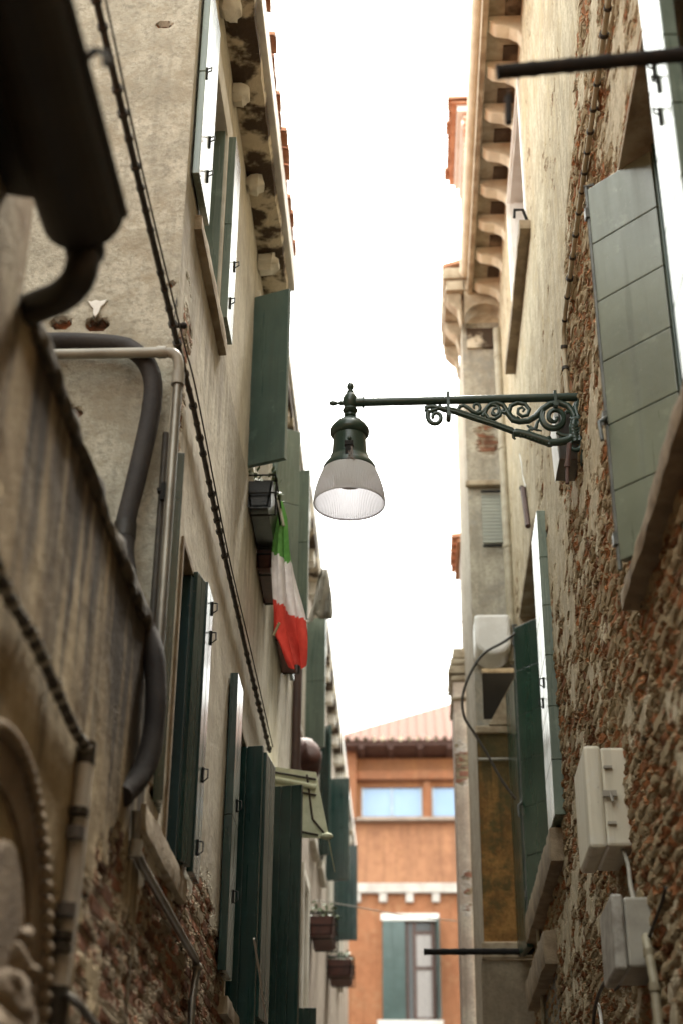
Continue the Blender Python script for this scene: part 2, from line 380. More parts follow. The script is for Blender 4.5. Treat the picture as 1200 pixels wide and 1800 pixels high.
def window(h, X0, out, y0, y1, z0, z1, depth=.22, frame='stone', sill=None, sillmat='dirtystone', surround=0, lintel=True, panemat='glass'):
    """window in a wall along y: stone lining (with an optional surround), sill and pane as its parts"""
    m=MB(); t=.03
    def bx(d0,d1,ya,yb,za,zb): m.box((X0+out*d0,ya,za),(X0+out*d1,yb,zb))
    bx(-depth,.028,y0-.004,y0+t,z0,z1); bx(-depth,.028,y1-t,y1+.004,z0,z1)
    bx(-depth,.0265,y0+t,y1-t,z1-t,z1+.004)
    bx(-depth,-.03,y0+t,y1-t,z0-.004,z0+t)
    if surround:
        w=surround
        bx(.0,.045,y0-w,y0-.004,z0,z1+w); bx(.0,.045,y1+.004,y1+w,z0,z1+w); bx(.0,.043,y0-.004,y1+.004,z1+.004,z1+w)
    fr=m.build('window',M[frame],h,bevel=.004)
    if sill:
        p,th,e0,e1=sill
        MB().rock((X0-out*.04,y0-e0,z0-th),(X0+out*p,y1+e1,z0-.006),.005,.05,seed=y0).build('sill',M[sillmat],fr,True)
    g=MB(); g.box((X0-out*(depth-.02),y0+t,z0+t),(X0-out*(depth-.01),y1-t,z1-t)); g.build('pane',M[panemat],fr)
    b=MB(); xx=X0-out*(depth-.035); ym=(y0+y1)/2
    for q in (y0+t+.025,ym,y1-t-.025): b.box((xx-.02,q-.025,z0+t),(xx+.02,q+.025,z1-t))
    for q in (z0+t+.03,z0+(z1-z0)*.62,z1-t-.03): b.box((xx-.017,y0+t+.05,q-.022),(xx+.017,y1-t-.05,q+.022))
    b.build('sash',M['wood'],fr)
    return fr

def shutter(h, p0, p1, z0, z1, mat='green', boards=5, th=.034, rod=None, hooks=(), name='shutter', vert=False):
    """one leaf: boards with open joints on a backing, an end bar and iron fittings"""
    m=MB(); d=Vector((p1[0]-p0[0],p1[1]-p0[1])); Ln=d.length; d.normalize(); nrm=Vector((-d.y,d.x))
    g=.005
    if vert:
        for i in range(boards):
            a=Ln*i/boards+(g if i else 0)/2; b=Ln*(i+1)/boards-(g if i<boards-1 else 0)/2
            m.obox((p0[0]+d.x*a,p0[1]+d.y*a),(p0[0]+d.x*b,p0[1]+d.y*b),z0,z1,th)
    else:
        for i in range(boards):
            a=z0+(z1-z0)*i/boards+(g if i else 0)/2; b=z0+(z1-z0)*(i+1)/boards-(g if i<boards-1 else 0)/2
            m.obox(p0,p1,a,b,th)
    m.obox((p0[0]+d.x*.006,p0[1]+d.y*.006),(p1[0]-d.x*.006,p1[1]-d.y*.006),z0+.006,z1-.006,th*.55)
    o=m.build(name,M[mat],h,bevel=.003)
    if rod is not None:
        q=p0 if rod==0 else p1; sd=-1 if rod==0 else 1
        c=Vector((q[0]+d.x*sd*.016,q[1]+d.y*sd*.016))
        r=MB().tube([(c.x,c.y,z0-.03),(c.x,c.y,z1+.03)],.010,8)
        zm=z0+(z1-z0)*.36
        r.tube([(c.x-.012,c.y,z1+.035),(c.x+.03,c.y-.02,z1+.03)],.007,6)
        for zz in (z0+.1,zm,z1-.12): r.box((c.x-.018,c.y-.018,zz-.025),(c.x+.018,c.y+.018,zz+.025))
        r.tube([(c.x,c.y-.01,zm),(c.x-.04,c.y-.05,zm-.05),(c.x-.035,c.y-.06,zm-.14)],.009,8)
        r.build('bolt',M['rod'],o,True)
    for (s,zz,sd) in hooks:
        c=Vector((p0[0]+d.x*s*Ln+nrm.x*sd*(th/2+.004),p0[1]+d.y*s*Ln+nrm.y*sd*(th/2+.004)))
        k=MB()
        k.box((c.x-.004,c.y-.008,zz-.035),(c.x+.004,c.y+.008,zz+.035))
        k.tube([(c.x,c.y,zz+.03),(c.x+nrm.x*sd*.025,c.y+nrm.y*sd*.025-.02,zz+.02),(c.x+nrm.x*sd*.03,c.y+nrm.y*sd*.03-.05,zz-.03),(c.x+nrm.x*sd*.012,c.y+nrm.y*sd*.012-.06,zz-.05)],.0035,6)
        k.build('hook',M['iron'],o)
    return o

def tiles(name, parent, mat, y0, y1, xe, ze, dx, dz, pitch=.17, r=.075, length=1.6, jit=.02):
    """barrel tiles running up a slope from an eave that lies along y"""
    m=MB(); n=int((y1-y0)/pitch)
    for i in range(n):
        y=y0+(i+.5)*pitch; j=random.uniform(-jit,jit); k=int(length/.33)
        for q in range(k):
            a=q*.33; b=a+.36; P=[]
            for (s,rr,lift) in ((a,r*1.05,.03),(b,r*.85,.01)):
                for w in range(9):
                    an=PI*w/8
                    for ro in (rr,rr-.014):
                        P.append((xe+dx*s+(dx/abs(dx) if dx else 0)*j,y+math.cos(an)*ro,ze+dz*s+lift+math.sin(an)*ro))
            F_=[]
            for w in range(8):
                o0=w*2; o1=(w+1)*2; e=18
                F_+=[(o0,o1,o1+e,o0+e),(o0+1,o0+1+e,o1+1+e,o1+1),(o0,o0+1,o1+1,o1),(o0+e,o1+e,o1+1+e,o0+1+e)]
            m.add(P,F_)
        # pan tile below between the covers
        P=[]
        for s in (0,length):
            for w in range(7):
                an=PI+PI*w/6
                P.append((xe+dx*(s+.05),y+pitch/2+math.cos(an)*r,ze+dz*s+.06+math.sin(an)*r*.8))
        m.add(P,[(w,w+1,w+8,w+7) for w in range(6)])
    return m.build(name,mat,parent,True)

def clips(pts, step, size, mat, parent):
    """separate clips along a run"""
    d=0
    for a,b in zip(pts[:-1],pts[1:]):
        a=Vector(a); b=Vector(b); Ls=(b-a).length; s=step-d
        while s<Ls:
            c=a+(b-a)*(s/Ls); e=(b-a).normalized(); j=random.uniform(.8,1.2)
            MB().tube([c-e*size*.45*j,c+e*size*.45*j],size*j,8).build('clip',mat,parent,True); s+=step*random.uniform(.85,1.15)
        d=Ls-(s-step)
# ------------------------------------------------------------------ ground
GZ=-1.55
g=MB(); g.add([(-60,-30,GZ),(60,-30,GZ),(60,90,GZ),(-60,90,GZ)],[(0,1,2,3)])
tag(g.build('ground',M['paving']),kind='structure')

# ------------------------------------------------------------------ near left house
XL=-1.0; XR=0.98
nh=thing('plaster_house',(-1.0,2,GZ),'tan plaster house at left edge, streaked black below its coping, dark gutter above','house')
mat=wall_mat('tan_streaked_plaster','y',(.46,.345,.20),(.33,.23,.12),low=(.2,1.6),
    blobs=[(5.1,1.35,.8,.75,.42),(5.3,.4,1.2,1.,.4),(3.4,.0,.6,.8,-.3)],rel=.45,streak=(.4,2.33,.96,2.4,4.2),th=.02,grain=.7,tint=(.20,.13,.06))
wall_grid('wall',nh,mat,0,XL,1,[(-12,2.4,.2),(2.4,5.5,.02)],[(GZ,.3,.06),(.3,2.335,.02)])
mat=wall_mat('tan_upper_plaster','y',(.42,.32,.20),(.33,.23,.13),grain=.7,true=False,tint=(.25,.16,.08))
wall_grid('wall',nh,mat,0,XL-.004,1,[(-12,1.4,.3),(1.4,3.26,.04)],[(2.335,3.0,.04)])
m=MB(); m.prism([(-1.03,GZ),(-1.03,2.95),(-4,5.1),(-4,GZ)],1,3.258,3.28); m.build('end_wall',mat,nh); m=MB(); m.box((-4,-12,GZ),(-4.02,5.48,7.5)); m.box((-4,-12.02,GZ),(.98,-12,9.5)); m.build('light_block_wing',mat,nh)  # unseen walls added at the back to keep sky light out of the lower alley
# coping on the low part of the wall
MB().rock((-1.32,3.285,2.30),(-.955,5.47,2.385),.013,.045,3).build('coping',M['moss'],nh,True)
m=MB(); m.box((-1.35,3.28,GZ),(-1.33,5.47,2.3)); m.build('inner_wall',mat,nh)
# eave, soffit boards, gutter and its outlet
m=MB(); m.prism([(-1.06,2.56),(-.77,2.50),(-.77,2.54),(-4.0,5.0),(-4.0,4.8)],1,-12,3.02); m.build('eave',M['gutter'],nh)
gx,gz,gr=-.795,2.455,.105
prof=[(gx+gr*math.cos(a),gz+gr*math.sin(a)) for a in np.linspace(PI,2*PI,13)]+[(gx+gr*math.cos(a)*.94,gz+gr*math.sin(a)*.94) for a in np.linspace(2*PI,PI,13)]
m=MB(); m.prism(prof,1,-12,3.0)
m.prism([(gx+gr*math.cos(a),gz+gr*math.sin(a)) for a in np.linspace(PI,2*PI,13)],1,2.99,3.004)
m.tube([(gx+gr,-12,gz+.004),(gx+gr,3.0,gz+.004)],.012,8)
go=m.build('gutter',M['gutter'],nh)
for y in (-1,.6,1.5,2.47):
    q=MB(); q.tube([(gx+gr-.004,y,gz),(gx+gr+.02,y,gz+.035),(gx+gr+.045,y,gz+.03),(gx+gr+.05,y,gz-.01)],.010,6); q.build('gutter_hook',M['gutter'],go,True)
m=MB()
pts=curve_pts([L(152,405,-.79),L(149,445,-.79),L(138,490,-.80),L(110,520,-.85),L(75,535,-.92),L(40,548,-1.01)],6)
m.tube(pts,.043,14); p=L(150,440,-.79); m.lathe([(.049,-.015),(.053,0),(.049,.02)],p,14)
m.build('downspout',M['gutter'],nh,True)
m=MB(); m.prism([(-.72,2.58),(-.72,2.55),(-3.98,5.05),(-3.98,5.10)],1,-12,3.06); m.build('roof',M['terracotta'],nh)

# carved niche on the near left wall
ni=thing('stone_niche',(-1,3.65,.5),'carved stone niche with a beaded round arch on the tan wall at lower left','niche')
m=MB(); cy,cz=3.50,.66
def arc(r,n=40): return [(cy+r*math.cos(a),cz+r*math.sin(a)) for a in np.linspace(0,PI,n)]
def band(r0,r1,d0,d1,mm):
    a=arc(r0); b=arc(r1)
    a=[(cy+r0,-.4)]+a+[(cy-r0,-.4)]; b=[(cy+r1,-.4)]+b+[(cy-r1,-.4)]
    for i in range(len(a)-1): mm.prism([a[i],a[i+1],b[i+1],b[i]][::1],0,-1+d0,-1+d1)
band(.46,.60,-.03,.035,m)
m.build('arch',M['nichestone'],ni)
b=MB()
for a in np.linspace(.0,PI,46): b.ball((-1+.045,cy+.585*math.cos(a),cz+.585*math.sin(a)),.021,5)
for i in range(22):
    for sg in (-1,1): b.ball((-1+.045,cy+sg*.585,cz-.045*(i+1)),.021,5)
b.build('beading',M['nichestone'],ni,True)
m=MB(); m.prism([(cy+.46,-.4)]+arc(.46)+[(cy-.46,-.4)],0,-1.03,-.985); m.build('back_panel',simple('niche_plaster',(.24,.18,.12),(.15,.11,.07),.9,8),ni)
m=MB(); m.prism([(cy+.30,-.4)]+[(cy+.1+.2*math.cos(a),.78+.24*math.sin(a)) for a in np.linspace(0,PI,20)]+[(cy-.1,-.4)],0,-.985,-.955); m.build('relief_panel',M['nichestone'],ni,bevel=.012)
m=MB(); cy-=.10
for (dy,z,q,s1,s2) in ((.34,.74,.075,1.0,.8),(.24,.66,.10,1.2,.7),(.40,.62,.07,1.,.9),(.36,.82,.035,1,1),(.1,.55,.11,1.3,.7),(.43,.70,.03,1,1.6)): m.ball((-.95,cy+dy,z),q,16,.6,s1,s2)
m.v=[tuple(Vector(v)+mn.noise_vector(Vector(v)*18)*.022+mn.noise_vector(Vector(v)*50)*.006) for v in m.v]
m.build('carved_scroll',M['nichestone'],ni,True)

# ------------------------------------------------------------------ old house (left)
oh=thing('old_house',(-1.0,5.5,GZ),'tall left house with rough grey beige end wall, green shutters and a stained stone cornice','house')
WL=[ # windows on the alley side: y0,y1,z0,z1
  (5.98,6.72,4.74,6.08),(6.0,6.52,1.70,3.09),(8.26,8.94,1.50,3.14),(8.62,9.72,4.86,6.16),(10.95,11.7,4.84,6.14),(10.15,10.75,1.2,3.0)]
mat=wall_mat('beige_smooth_plaster','y',(.62,.545,.44),(.52,.44,.34),low=(.7,2.35),
    blobs=[(5.72,3.75,.28,1.15,.62),(6.2,2.2,.5,1.3,.22),(5.9,4.2,.16,.5,.3),(7.5,1.3,1.6,1.0,.35)],rel=.6,streak=(3.2,4.75,.35),th=.016,grain=.45,namp=1.1,tint=(.52,.45,.38))
wall_grid('wall',oh,mat,0,XL,1,[(5.487,8.6,.0165),(8.6,12.75,.035)],[(GZ,1.0,.06),(1.0,5.0,.0165),(5.0,6.62,.03)],WL)
mat=wall_mat('rough_cast_plaster','x',(.55,.495,.41),(.46,.41,.33),
    holes=[(-1.34,3.89,.085,.06),(-1.50,3.90,.08,.055),(-1.42,3.43,.09,.055),(-1.02,4.10,.022,.025),(-1.15,5.70,.07,.028)],th=.01,grain=1.15,namp=.75,tint=(.38,.32,.24))
wall_grid('end_wall',oh,mat,1,5.5,-1,[(-4,-2.1,.06),(-2.1,-.983,.012)],[(GZ,2.2,.08),(2.2,6.3,.0125),(6.3,7.6,.05)])
m=MB(); m.box((-1.31,5.494,3.935),(-1.385,5.484,4.005)); q=[(-1.39,4.012),(-1.372,4.004),(-1.352,4.013),(-1.33,4.005),(-1.298,4.016),(-1.312,3.99),(-1.327,3.972),(-1.331,3.948),(-1.347,3.918),(-1.358,3.937),(-1.361,3.966),(-1.376,3.985)]
m=MB().prism(q,1,5.478,5.492); m.build('plaster_patch',M['whitepaint'],oh,bevel=.003)
m=MB(); m.box((-4,5.56,GZ),(-3.98,12.7,7.2)); m.box((-4,12.68,GZ),(-1.05,12.7,7.2)); m.build('rear_wall',mat,oh)

S4=dict(depth=.24)
w=window(oh,XL,1,*WL[0],depth=.24,frame='stone',sill=(.06,.10,.20,.16),sillmat='dirtystone')
m=MB(); m.box((-1.01,5.92,6.087),(-.975,6.9,6.25)); m.build('lintel',M['stone'],oh,bevel=.006)
shutter(oh,(-.955,5.56),(-.955,5.955),4.80,6.10,'green',2,hooks=[(.05,5.45,-1),(.6,5.2,-1),(.6,4.98,-1)])
shutter(oh,(-1.20,6.66),(-.985,6.665),4.76,6.05,'green',1,th=.03)
shutter(oh,(-.955,6.735),(-.955,7.0),4.80,6.08,'green',2,th=.045,hooks=[(.7,5.28,-1),(.3,4.95,-1)])
window(oh,XL,1,*WL[1],depth=.24,frame='oldsill',sill=(.045,.12,.55,.06))
shutter(oh,(-.962,5.69),(-1.0,5.88),1.78,3.34,'bottle',3,th=.040,vert=True)
shutter(oh,(-1.22,6.38),(-.975,6.34),1.73,3.05,'blueslate',1,th=.03,vert=True)
shutter(oh,(-.968,6.35),(-.945,6.47),1.72,3.08,'dark',2,th=.03,vert=True,name='shutter_stile')
shutter(oh,(-.945,6.54),(-.945,6.76),1.72,3.12,'dark',2,th=.03,vert=True,hooks=[(.75,3.05,-1),(.8,2.9,-1),(.6,2.2,-1),(.4,1.85,-1)])
window(oh,XL,1,*WL[2],depth=.24,frame='dirtystone',sill=(.06,.1,.1,.1))
shutter(oh,(-.955,7.95),(-.955,8.24),1.58,3.22,'dark',2,th=.045,hooks=[(.6,2.5,-1),(.6,2.0,-1)])
shutter(oh,(-1.15,8.84),(-.86,8.80),1.45,3.08,'dark',3,vert=True)
shutter(oh,(-.86,8.85),(-.83,9.15),1.5,3.06,'dark',2,vert=True)
shutter(oh,(-.985,10.06),(-.70,10.0),1.1,3.22,'dark',4,vert=True)
shutter(oh,(-.995,11.1),(-.78,11.05),.9,2.35,'dark',3,vert=True)
shutter(oh,(-1.0,12.0),(-.70,12.0),.3,2.1,'dark',3,vert=True)
window(oh,XL,1,*WL[5],depth=.2,frame='dirtystone')
window(oh,XL,1,*WL[3],depth=.22,frame='stone',sill=(.05,.09,.1,.1),sillmat='stone',surround=.12)
shutter(oh,(-.99,8.45),(-.735,8.35),4.84,6.17,'teal',1,th=.034)
shutter(oh,(-.99,10.12),(-.79,10.22),4.84,6.16,'green',2)
shutter(oh,(-.955,9.76),(-.955,10.05),4.84,6.16,'teal',2)
window(oh,XL,1,*WL[4],depth=.22,frame='stone',sill=(.05,.09,.1,.1),sillmat='stone',surround=.12)
shutter(oh,(-.99,10.85),(-.745,10.8),4.82,6.15,'green',2)
shutter(oh,(-.955,11.75),(-.955,12.1),4.82,6.15,'teal',2)
# cornice with worn stone consoles, gutter board and tiled eave
st=T('soot_stained_stone',.9); k=st.rng(st.math('ADD',st.noise(3.2,det=6),st.math('MULTIPLY',st.noise(11),.35)),.56,.68)
st.color(st.mix(k,st.mix(st.noise(20),(.66,.58,.45),(.52,.44,.32)),(.06,.038,.022))); st.bump(st.noise(30),.008); M['soot']=st.m
m=MB(); m.rock((-1.03,5.42,6.60),(-.80,9.08,6.70),.012,.06,5); co=m.build('cornice',M['soot'],oh,True)
for i,y in enumerate((5.55,6.18,6.88,7.72,8.55)):
    MB().rock((-1.0,y-.07-random.uniform(0,.02),6.46+random.uniform(-.03,.03)),(-.85+random.uniform(-.03,.03),y+.06+random.uniform(0,.03),6.605),.027,.035,20+i).build('console',M['stone'],co,True)
m=MB(); m.box((-1.1,5.40,6.705),(-.765,9.1,6.91)); m.build('eave_board',M['whitepaint'],oh,bevel=.006)
tiles('roof_tiles',oh,M['terracotta'],5.45,9.1,-.758,6.93,-1,.32,length=3.2,jit=.03)
m=MB(); m.box((-1.03,9.12,6.55),(-.885,12.8,6.70)); co=m.build('lower_cornice',M['soot'],oh,bevel=.01)
for i in range(7):
    y=9.5+i*.5; MB().rock((-1.0,y-.06,6.42),(-.90,y+.06,6.555),.012,.04,40+i).build('console',M['dirtystone'],co,True)
m=MB(); m.box((-1.1,9.12,6.705),(-.87,12.8,6.82)); m.build('eave_board',M['whitepaint'],oh,bevel=.006)
tiles('roof_tiles',oh,M['terracotta'],9.15,12.8,-1.02,6.86,-1,.32,length=2.8)
m=MB(); m.tube([(-.955,12.62,6.5),(-.955,12.62,.2)],.05,12)
for z in (6.2,5.2,4.2,3.2,2.2): m.lathe([(.056,-.02),(.058,0),(.056,.02)],(-.955,12.62,z),12)
m.build('downpipe',M['brownpipe'],oh,True)

# ------------------------------------------------------------------ further left house
fh=thing('far_left_house',(-1,12.8,GZ),'pinkish plaster house on the left beyond the brown downpipe, with dark green shutters','house')
WF=[(13.0,13.75,4.86,6.16),(15.6,16.3,4.5,5.9),(17.1,17.8,4.6,5.9),(19.1,19.8,4.3,5.6),(14.2,14.9,2.2,3.7),(22.0,22.7,4.3,5.6)]
mat=wall_mat('pink_grey_plaster','y',(.46,.37,.30),(.36,.28,.23),low=(.2,2.0),true=False,grain=.4,namp=.9)
wall_grid('wall',fh,mat,0,XL-.003,1,[(12.76,26,.12)],[(GZ,7.1,.12)],WF)
for q in WF: window(fh,XL,1,*q,depth=.2,frame='stone',sill=(.06,.1,.1,.1),sillmat='stone',surround=.1)
def leaf_far(px0,px1,y,z0,z1,mat='teal',n=2):
    pass
shutter(fh,(-.99,13.85),(-.765,13.8),4.82,6.17,'green',2)
shutter(fh,(-.95,12.95),(-.95,12.7),4.84,6.15,'teal',2)
shutter(fh,(-1.0,16.4),(-.83,16.2),4.45,5.92,'dark',2)
shutter(fh,(-1.0,17.95),(-.69,17.9),4.60,5.85,'dark',2)
shutter(fh,(-1.0,20.0),(-.66,20.0),4.35,5.60,'dark',2)
shutter(fh,(-.95,17.05),(-.95,16.7),4.6,5.9,'dark',2)
m=MB(); m.box((-1.05,12.82,7.0),(-.88,26,7.12)); co=m.build('cornice',M['soot'],fh,bevel=.01)
for i in range(16):
    y=13.2+i*.8; m=MB(); m.box((-1.0,y-.08,6.86),(-.90,y+.08,7.0)); m.build('console',M['stone'],co)
m=MB(); m.box((-1.1,12.82,7.122),(-.87,26,7.24)); m.build('eave_board',M['whitepaint'],fh)
tiles('roof_tiles',fh,M['terracotta'],12.9,26,-1.02,7.27,-1,.32,length=2.4)
m=MB(); m.box((-4,12.78,GZ),(-3.98,26,7.8)); m.box((-4,25.98,GZ),(-1.01,26,7.1)); m.build('rear_wall',mat,fh)

# ------------------------------------------------------------------ brick house (right, near)
bh=thing('brick_house',(.98,6,GZ),'crumbling brick and plaster house carrying the street lamp, with a bracketed stone eave','house')
WR=[(3.3,5.26,2.68,4.43),(9.80,11.55,2.78,5.16),(8.95,10.35,7.02,8.52)]
mat=wall_mat('crumbling_brick_wall','y',(.55,.455,.33),(.44,.35,.24),low=(3.0,6.8),
    blobs=[(5.2,3.4,1.6,1.6,.28),(6.2,4.9,.7,.9,.42),(5.1,5.3,.45,.9,.38),(4.7,5.0,.4,.5,.3),(8.3,4.0,1.4,1.3,-.18),(10,6.5,2.,1.5,-.35),(7.8,5.6,.9,.6,-.15),(5.3,5.9,1.6,.5,.42),(7.2,4.5,1.5,.9,.48),(6.2,5.2,1.3,.8,.40),(8.8,3.6,1.2,1.2,.2)],
    th=.030,grain=1.1,namp=1.15,bricks=((.42,.165,.065),(.22,.09,.04)),mortar=(.42,.31,.185),smear=.66,lowmax=.62,mute=.2,pits=.9,tint=(.44,.34,.21))
wall_grid('wall',bh,mat,0,XR,-1,[(-12,2.6,.15),(2.6,9.3,.0135),(9.3,12.05,.025)],[(GZ,.4,.08),(.4,5.6,.0135),(5.6,8.8,.03)],WR)
m=MB(); m.box((1.02,12.04,GZ),(4,12.06,8.8)); m.box((4,-12,GZ),(4.02,12.06,8.8)); m.build('rear_wall',mat,bh)
# window one (near), with leaf swung out and one folded flat on the wall
window(bh,XR,-1,*WR[0],depth=.26,frame='dirtystone')
MB().rock((1.02,3.0,2.52),(.875,5.62,2.615),.008,.05,9).build('sill',M['oldsill'],bh,True)
pa=R(1035,330,.84); pb=R(1090,960,.84); zt=4.40
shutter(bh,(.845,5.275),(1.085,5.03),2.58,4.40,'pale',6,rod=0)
shutter(bh,(1.115,5.02),(1.10,3.6),2.70,4.42,'bottle',6,th=.03)
m=MB()
for y,x in ((4.985,1.075),(4.90,1.085),(4.80,1.085)): m.box((x,y-.012,2.7),(x+.03,y+.012,4.41))
m.build('shutter_stile',M['bottle'],bh,bevel=.004)
shutter(bh,(.935,4.16),(.94,3.86),2.66,4.52,'green',6,th=.05,hooks=[(.45,3.68,-1),(.55,3.80,-1),(.42,3.90,-1)])
# window two
window(bh,XR,-1,*WR[1],depth=.26,frame='dirtystone')
MB().rock((1.02,9.15,2.46),(.87,11.45,2.68),.008,.05,11).build('sill',M['oldsill'],bh,True)
pt=R(905,1110,.905)
shutter(bh,(.905,11.4),(1.12,11.15),2.72,4.98,'bottle',6,rod=0)
shutter(bh,(.86,11.85),(.905,11.5),2.45,4.58,'bottle',1,th=.05)
shutter(bh,(.93,9.45),(.93,8.98),2.70,4.78,'green',6,th=.07,hooks=[(.62,3.62,-1),(.35,3.53,-1)])
# ground floor window: only its sill and the head of its dark shutters rise into view
MB().rock((1.02,9.9,2.0),(.86,11.6,2.22),.008,.05,12).build('lower_sill',M['oldsill'],bh,True)
m=MB(); m.box((.955,10.0,.4),(.985,11.5,1.99)); m.build('lower_shutter',M['bottle'],bh)
# top floor window
window(bh,XR,-1,*WR[2],depth=.26,frame='whitepaint',surround=.06)
MB().rock((1.02,8.70,6.93),(.865,10.62,7.015),.006,.05,13).build('sill',M['oldsill'],bh,True)
m=MB(); m.box((.99,10.28,7.05),(1.22,10.30,8.47)); m.build('inner_shutter',M['whitepaint'],bh)
m=MB(); m.tube([(.93,8.72,7.01),(.90,8.70,7.10),(.84,8.70,7.10),(.835,8.70,7.03)],.012,6); m.build('shutter_catch',M['iron'],bh)
# bracketed eave
m=MB(); m.box((1.03,-12,8.79),(.655,12.0,8.88)); m.box((.70,-12,8.70),(.65,12.0,8.788)); co=m.build('cornice',M['dirtystone'],bh,bevel=.008)
prof=[(.985,8.55),(.985,8.785),(.702,8.785),(.702,8.735),(.76,8.68),(.86,8.66),(.92,8.62),(.95,8.56)]
for i in range(9):
    y=8.05+i*.47; MB().prism(prof,1,y-.065,y+.065).build('bracket',M['cream'],co,bevel=.012)
m=MB(); m.box((.978,7.5,8.56),(.968,12,8.78)); m.build('frieze',M['brown_tone'],bh)
for i in range(9): m=MB(); m.box((.966,7.83+i*.47,8.775),(.84-random.uniform(0,.03),8.17+i*.47,8.787)); m.build('soffit_panel',M['brown_tone'],co)
m=MB(); m.tube([(.64,-12,8.93),(.64,12.02,8.93)],.06,10); m.build('gutter',M['cream'],bh,True)
tiles('roof_tiles',bh,M['terracotta'],6,12,.66,8.99,1,.3,length=2.)
m=MB(); m.tube([(.925,11.93,8.3),(.925,11.93,4.9)],.045,12)
for z in (8,7,6): m.lathe([(.05,-.02),(.053,0),(.05,.02)],(.925,11.93,z),12)
m.build('downpipe',M['conduit'],bh,True)

# ------------------------------------------------------------------ neighbour on the right, standing forward
nb=thing('corner_house',(.6,12.1,GZ),'narrow house behind the lamp, patched brick above, ochre stained wall below, heavy cornice','house')
def X12(px,py): q=D(px,py,12.1); return q.x,q.z
xw=.595
mat=wall_mat('patched_grey_plaster','x',(.47,.41,.32),(.36,.30,.23),blobs=[(.80,7.2,.35,.5,.7),(.9,6.7,.2,.3,.3)],true=False,grain=.9,namp=.9,tint=(.30,.27,.23))
HB=[(.66,.93,4.46,4.92)]
wall_grid('wall',nb,mat,1,12.1,-1,[(xw,1.6,.05)],[(4.40,8.5,.06)],HB)
m=MB(); m.box((.64,12.12,4.43),(.95,12.3,4.45)); m.box((.64,12.28,4.43),(.95,12.3,4.95)); m.build('recess',M['interior'],nb)
m=MB(); m.prism([(.70,4.40),(.93,4.40),(.93,4.82)],1,12.06,12.2); m.build('recess_slope',M['dirtystone'],nb)
mat2=wall_mat('ochre_stained_plaster','x',(.36,.185,.06),(.23,.115,.04),true=False,grain=1.1,namp=1.5,tint=(.11,.085,.035),streak=(2.4,4.4,.8),dark=(.05,.05,.025),mute=.1,blobs=[(.6,3.2,.3,.5,.2)])
wall_grid('lower_wall',nb,mat2,1,12.104,-1,[(xw,1.6,.05)],[(2.62,4.38,.06)])
mat3=wall_mat('bare_tan_plaster','x',(.36,.28,.19),(.28,.21,.14),true=False,grain=.6,namp=1.)
wall_grid('base_wall',nb,mat3,1,12.1,-1,[(xw-.03,1.6,.05)],[(GZ,2.48,.08)])
m=MB(); m.box((xw-.02,12.06,2.485),(1.6,12.2,2.61)); m.build('string_course',M['dirtystone'],nb,bevel=.012); MB().box((xw-.01,12.07,4.33),(1.6,12.2,4.395)).build('string_course',M['dirtystone'],nb,bevel=.012); MB().box((xw-.02,12.04,6.68),(1.6,12.1,6.735)).build('string_course',M['dirtystone'],nb,bevel=.012)
mat=wall_mat('side_plaster','y',(.45,.38,.30),(.36,.29,.22),true=False,namp=1.3)
wall_grid('side_wall',nb,mat,0,xw,-1,[(12.1,13.98,.1)],[(GZ,8.5,.1)])
# cornice of stone: arch between two brackets on the front, consoles on the side
m=MB(); m.rock((.42,11.86,8.86),(1.1,13.0,9.0),.008,.06,31); m.rock((.44,11.88,8.735),(.62,13.0,8.857),.006,.06,32); m.rock((.622,11.88,8.74),(1.1,12.3,8.858),.006,.06,33); co=m.build('cornice',M['dirtystone'],nb,True)
a=[(.62+.19+.19*math.cos(t),8.42+.17*math.sin(t)) for t in np.linspace(PI,0,16)]
m=MB()
for i in range(15): m.prism([a[i],a[i+1],(a[i+1][0],8.74),(a[i][0],8.74)],1,11.90,12.09)
m.build('front_arch',M['dirtystone'],nb)
m=MB(); m.box((.64,12.07,8.2),(.98,12.098,8.42)); m.build('arch_shadow_wall',M['soot'],nb)  # dark slab put in as the shade behind the arch
prof=[(.59,8.40),(.59,8.735),(.45,8.735),(.45,8.66),(.50,8.60),(.55,8.55),(.575,8.42)]
for y in (11.93,12.4,12.82): MB().prism([(q[0]+.003,q[1]) for q in prof],1,y,y+.14).build('bracket',M['dirtystone'],co,bevel=.012)
# grey roller shutter between two iron bars
m=MB()
for i in range(14): m.box((.715,12.05,6.10+i*.035),(.955,12.075,6.10+i*.035+.031))
m.build('roller_shutter',simple('grey_green_slats',(.30,.31,.26),(.26,.27,.23),.5),nb)
for z in (6.60,6.05):
    m=MB(); m.tube([(.71,12.02,z),(.98,12.02,z)],.013,8); m.build('iron_bar',M['iron'],nb,True)
# rounded white hood
m=MB(); P=[]
for t in np.linspace(0,PI,24): P.append((.745-.15*math.cos(t)-.0,5.02-.12*math.sin(t)))
m.prism(P+[(.895,5.27),(.595,5.27)],1,11.74,12.09); m.build('hood',M['whitepaint'],nb,bevel=.03)
m=MB(); m.tube([(.60,12.07,4.10),(.95,12.07,4.10)],.012,8); m.build('thin_pipe',M['pvc'],nb,True)
m=MB(); m.prism([(.42,9.02),(.42,9.06),(2.6,9.8),(2.6,9.76)],1,11.9,12.98); m.build('roof',M['terracotta'],nb)

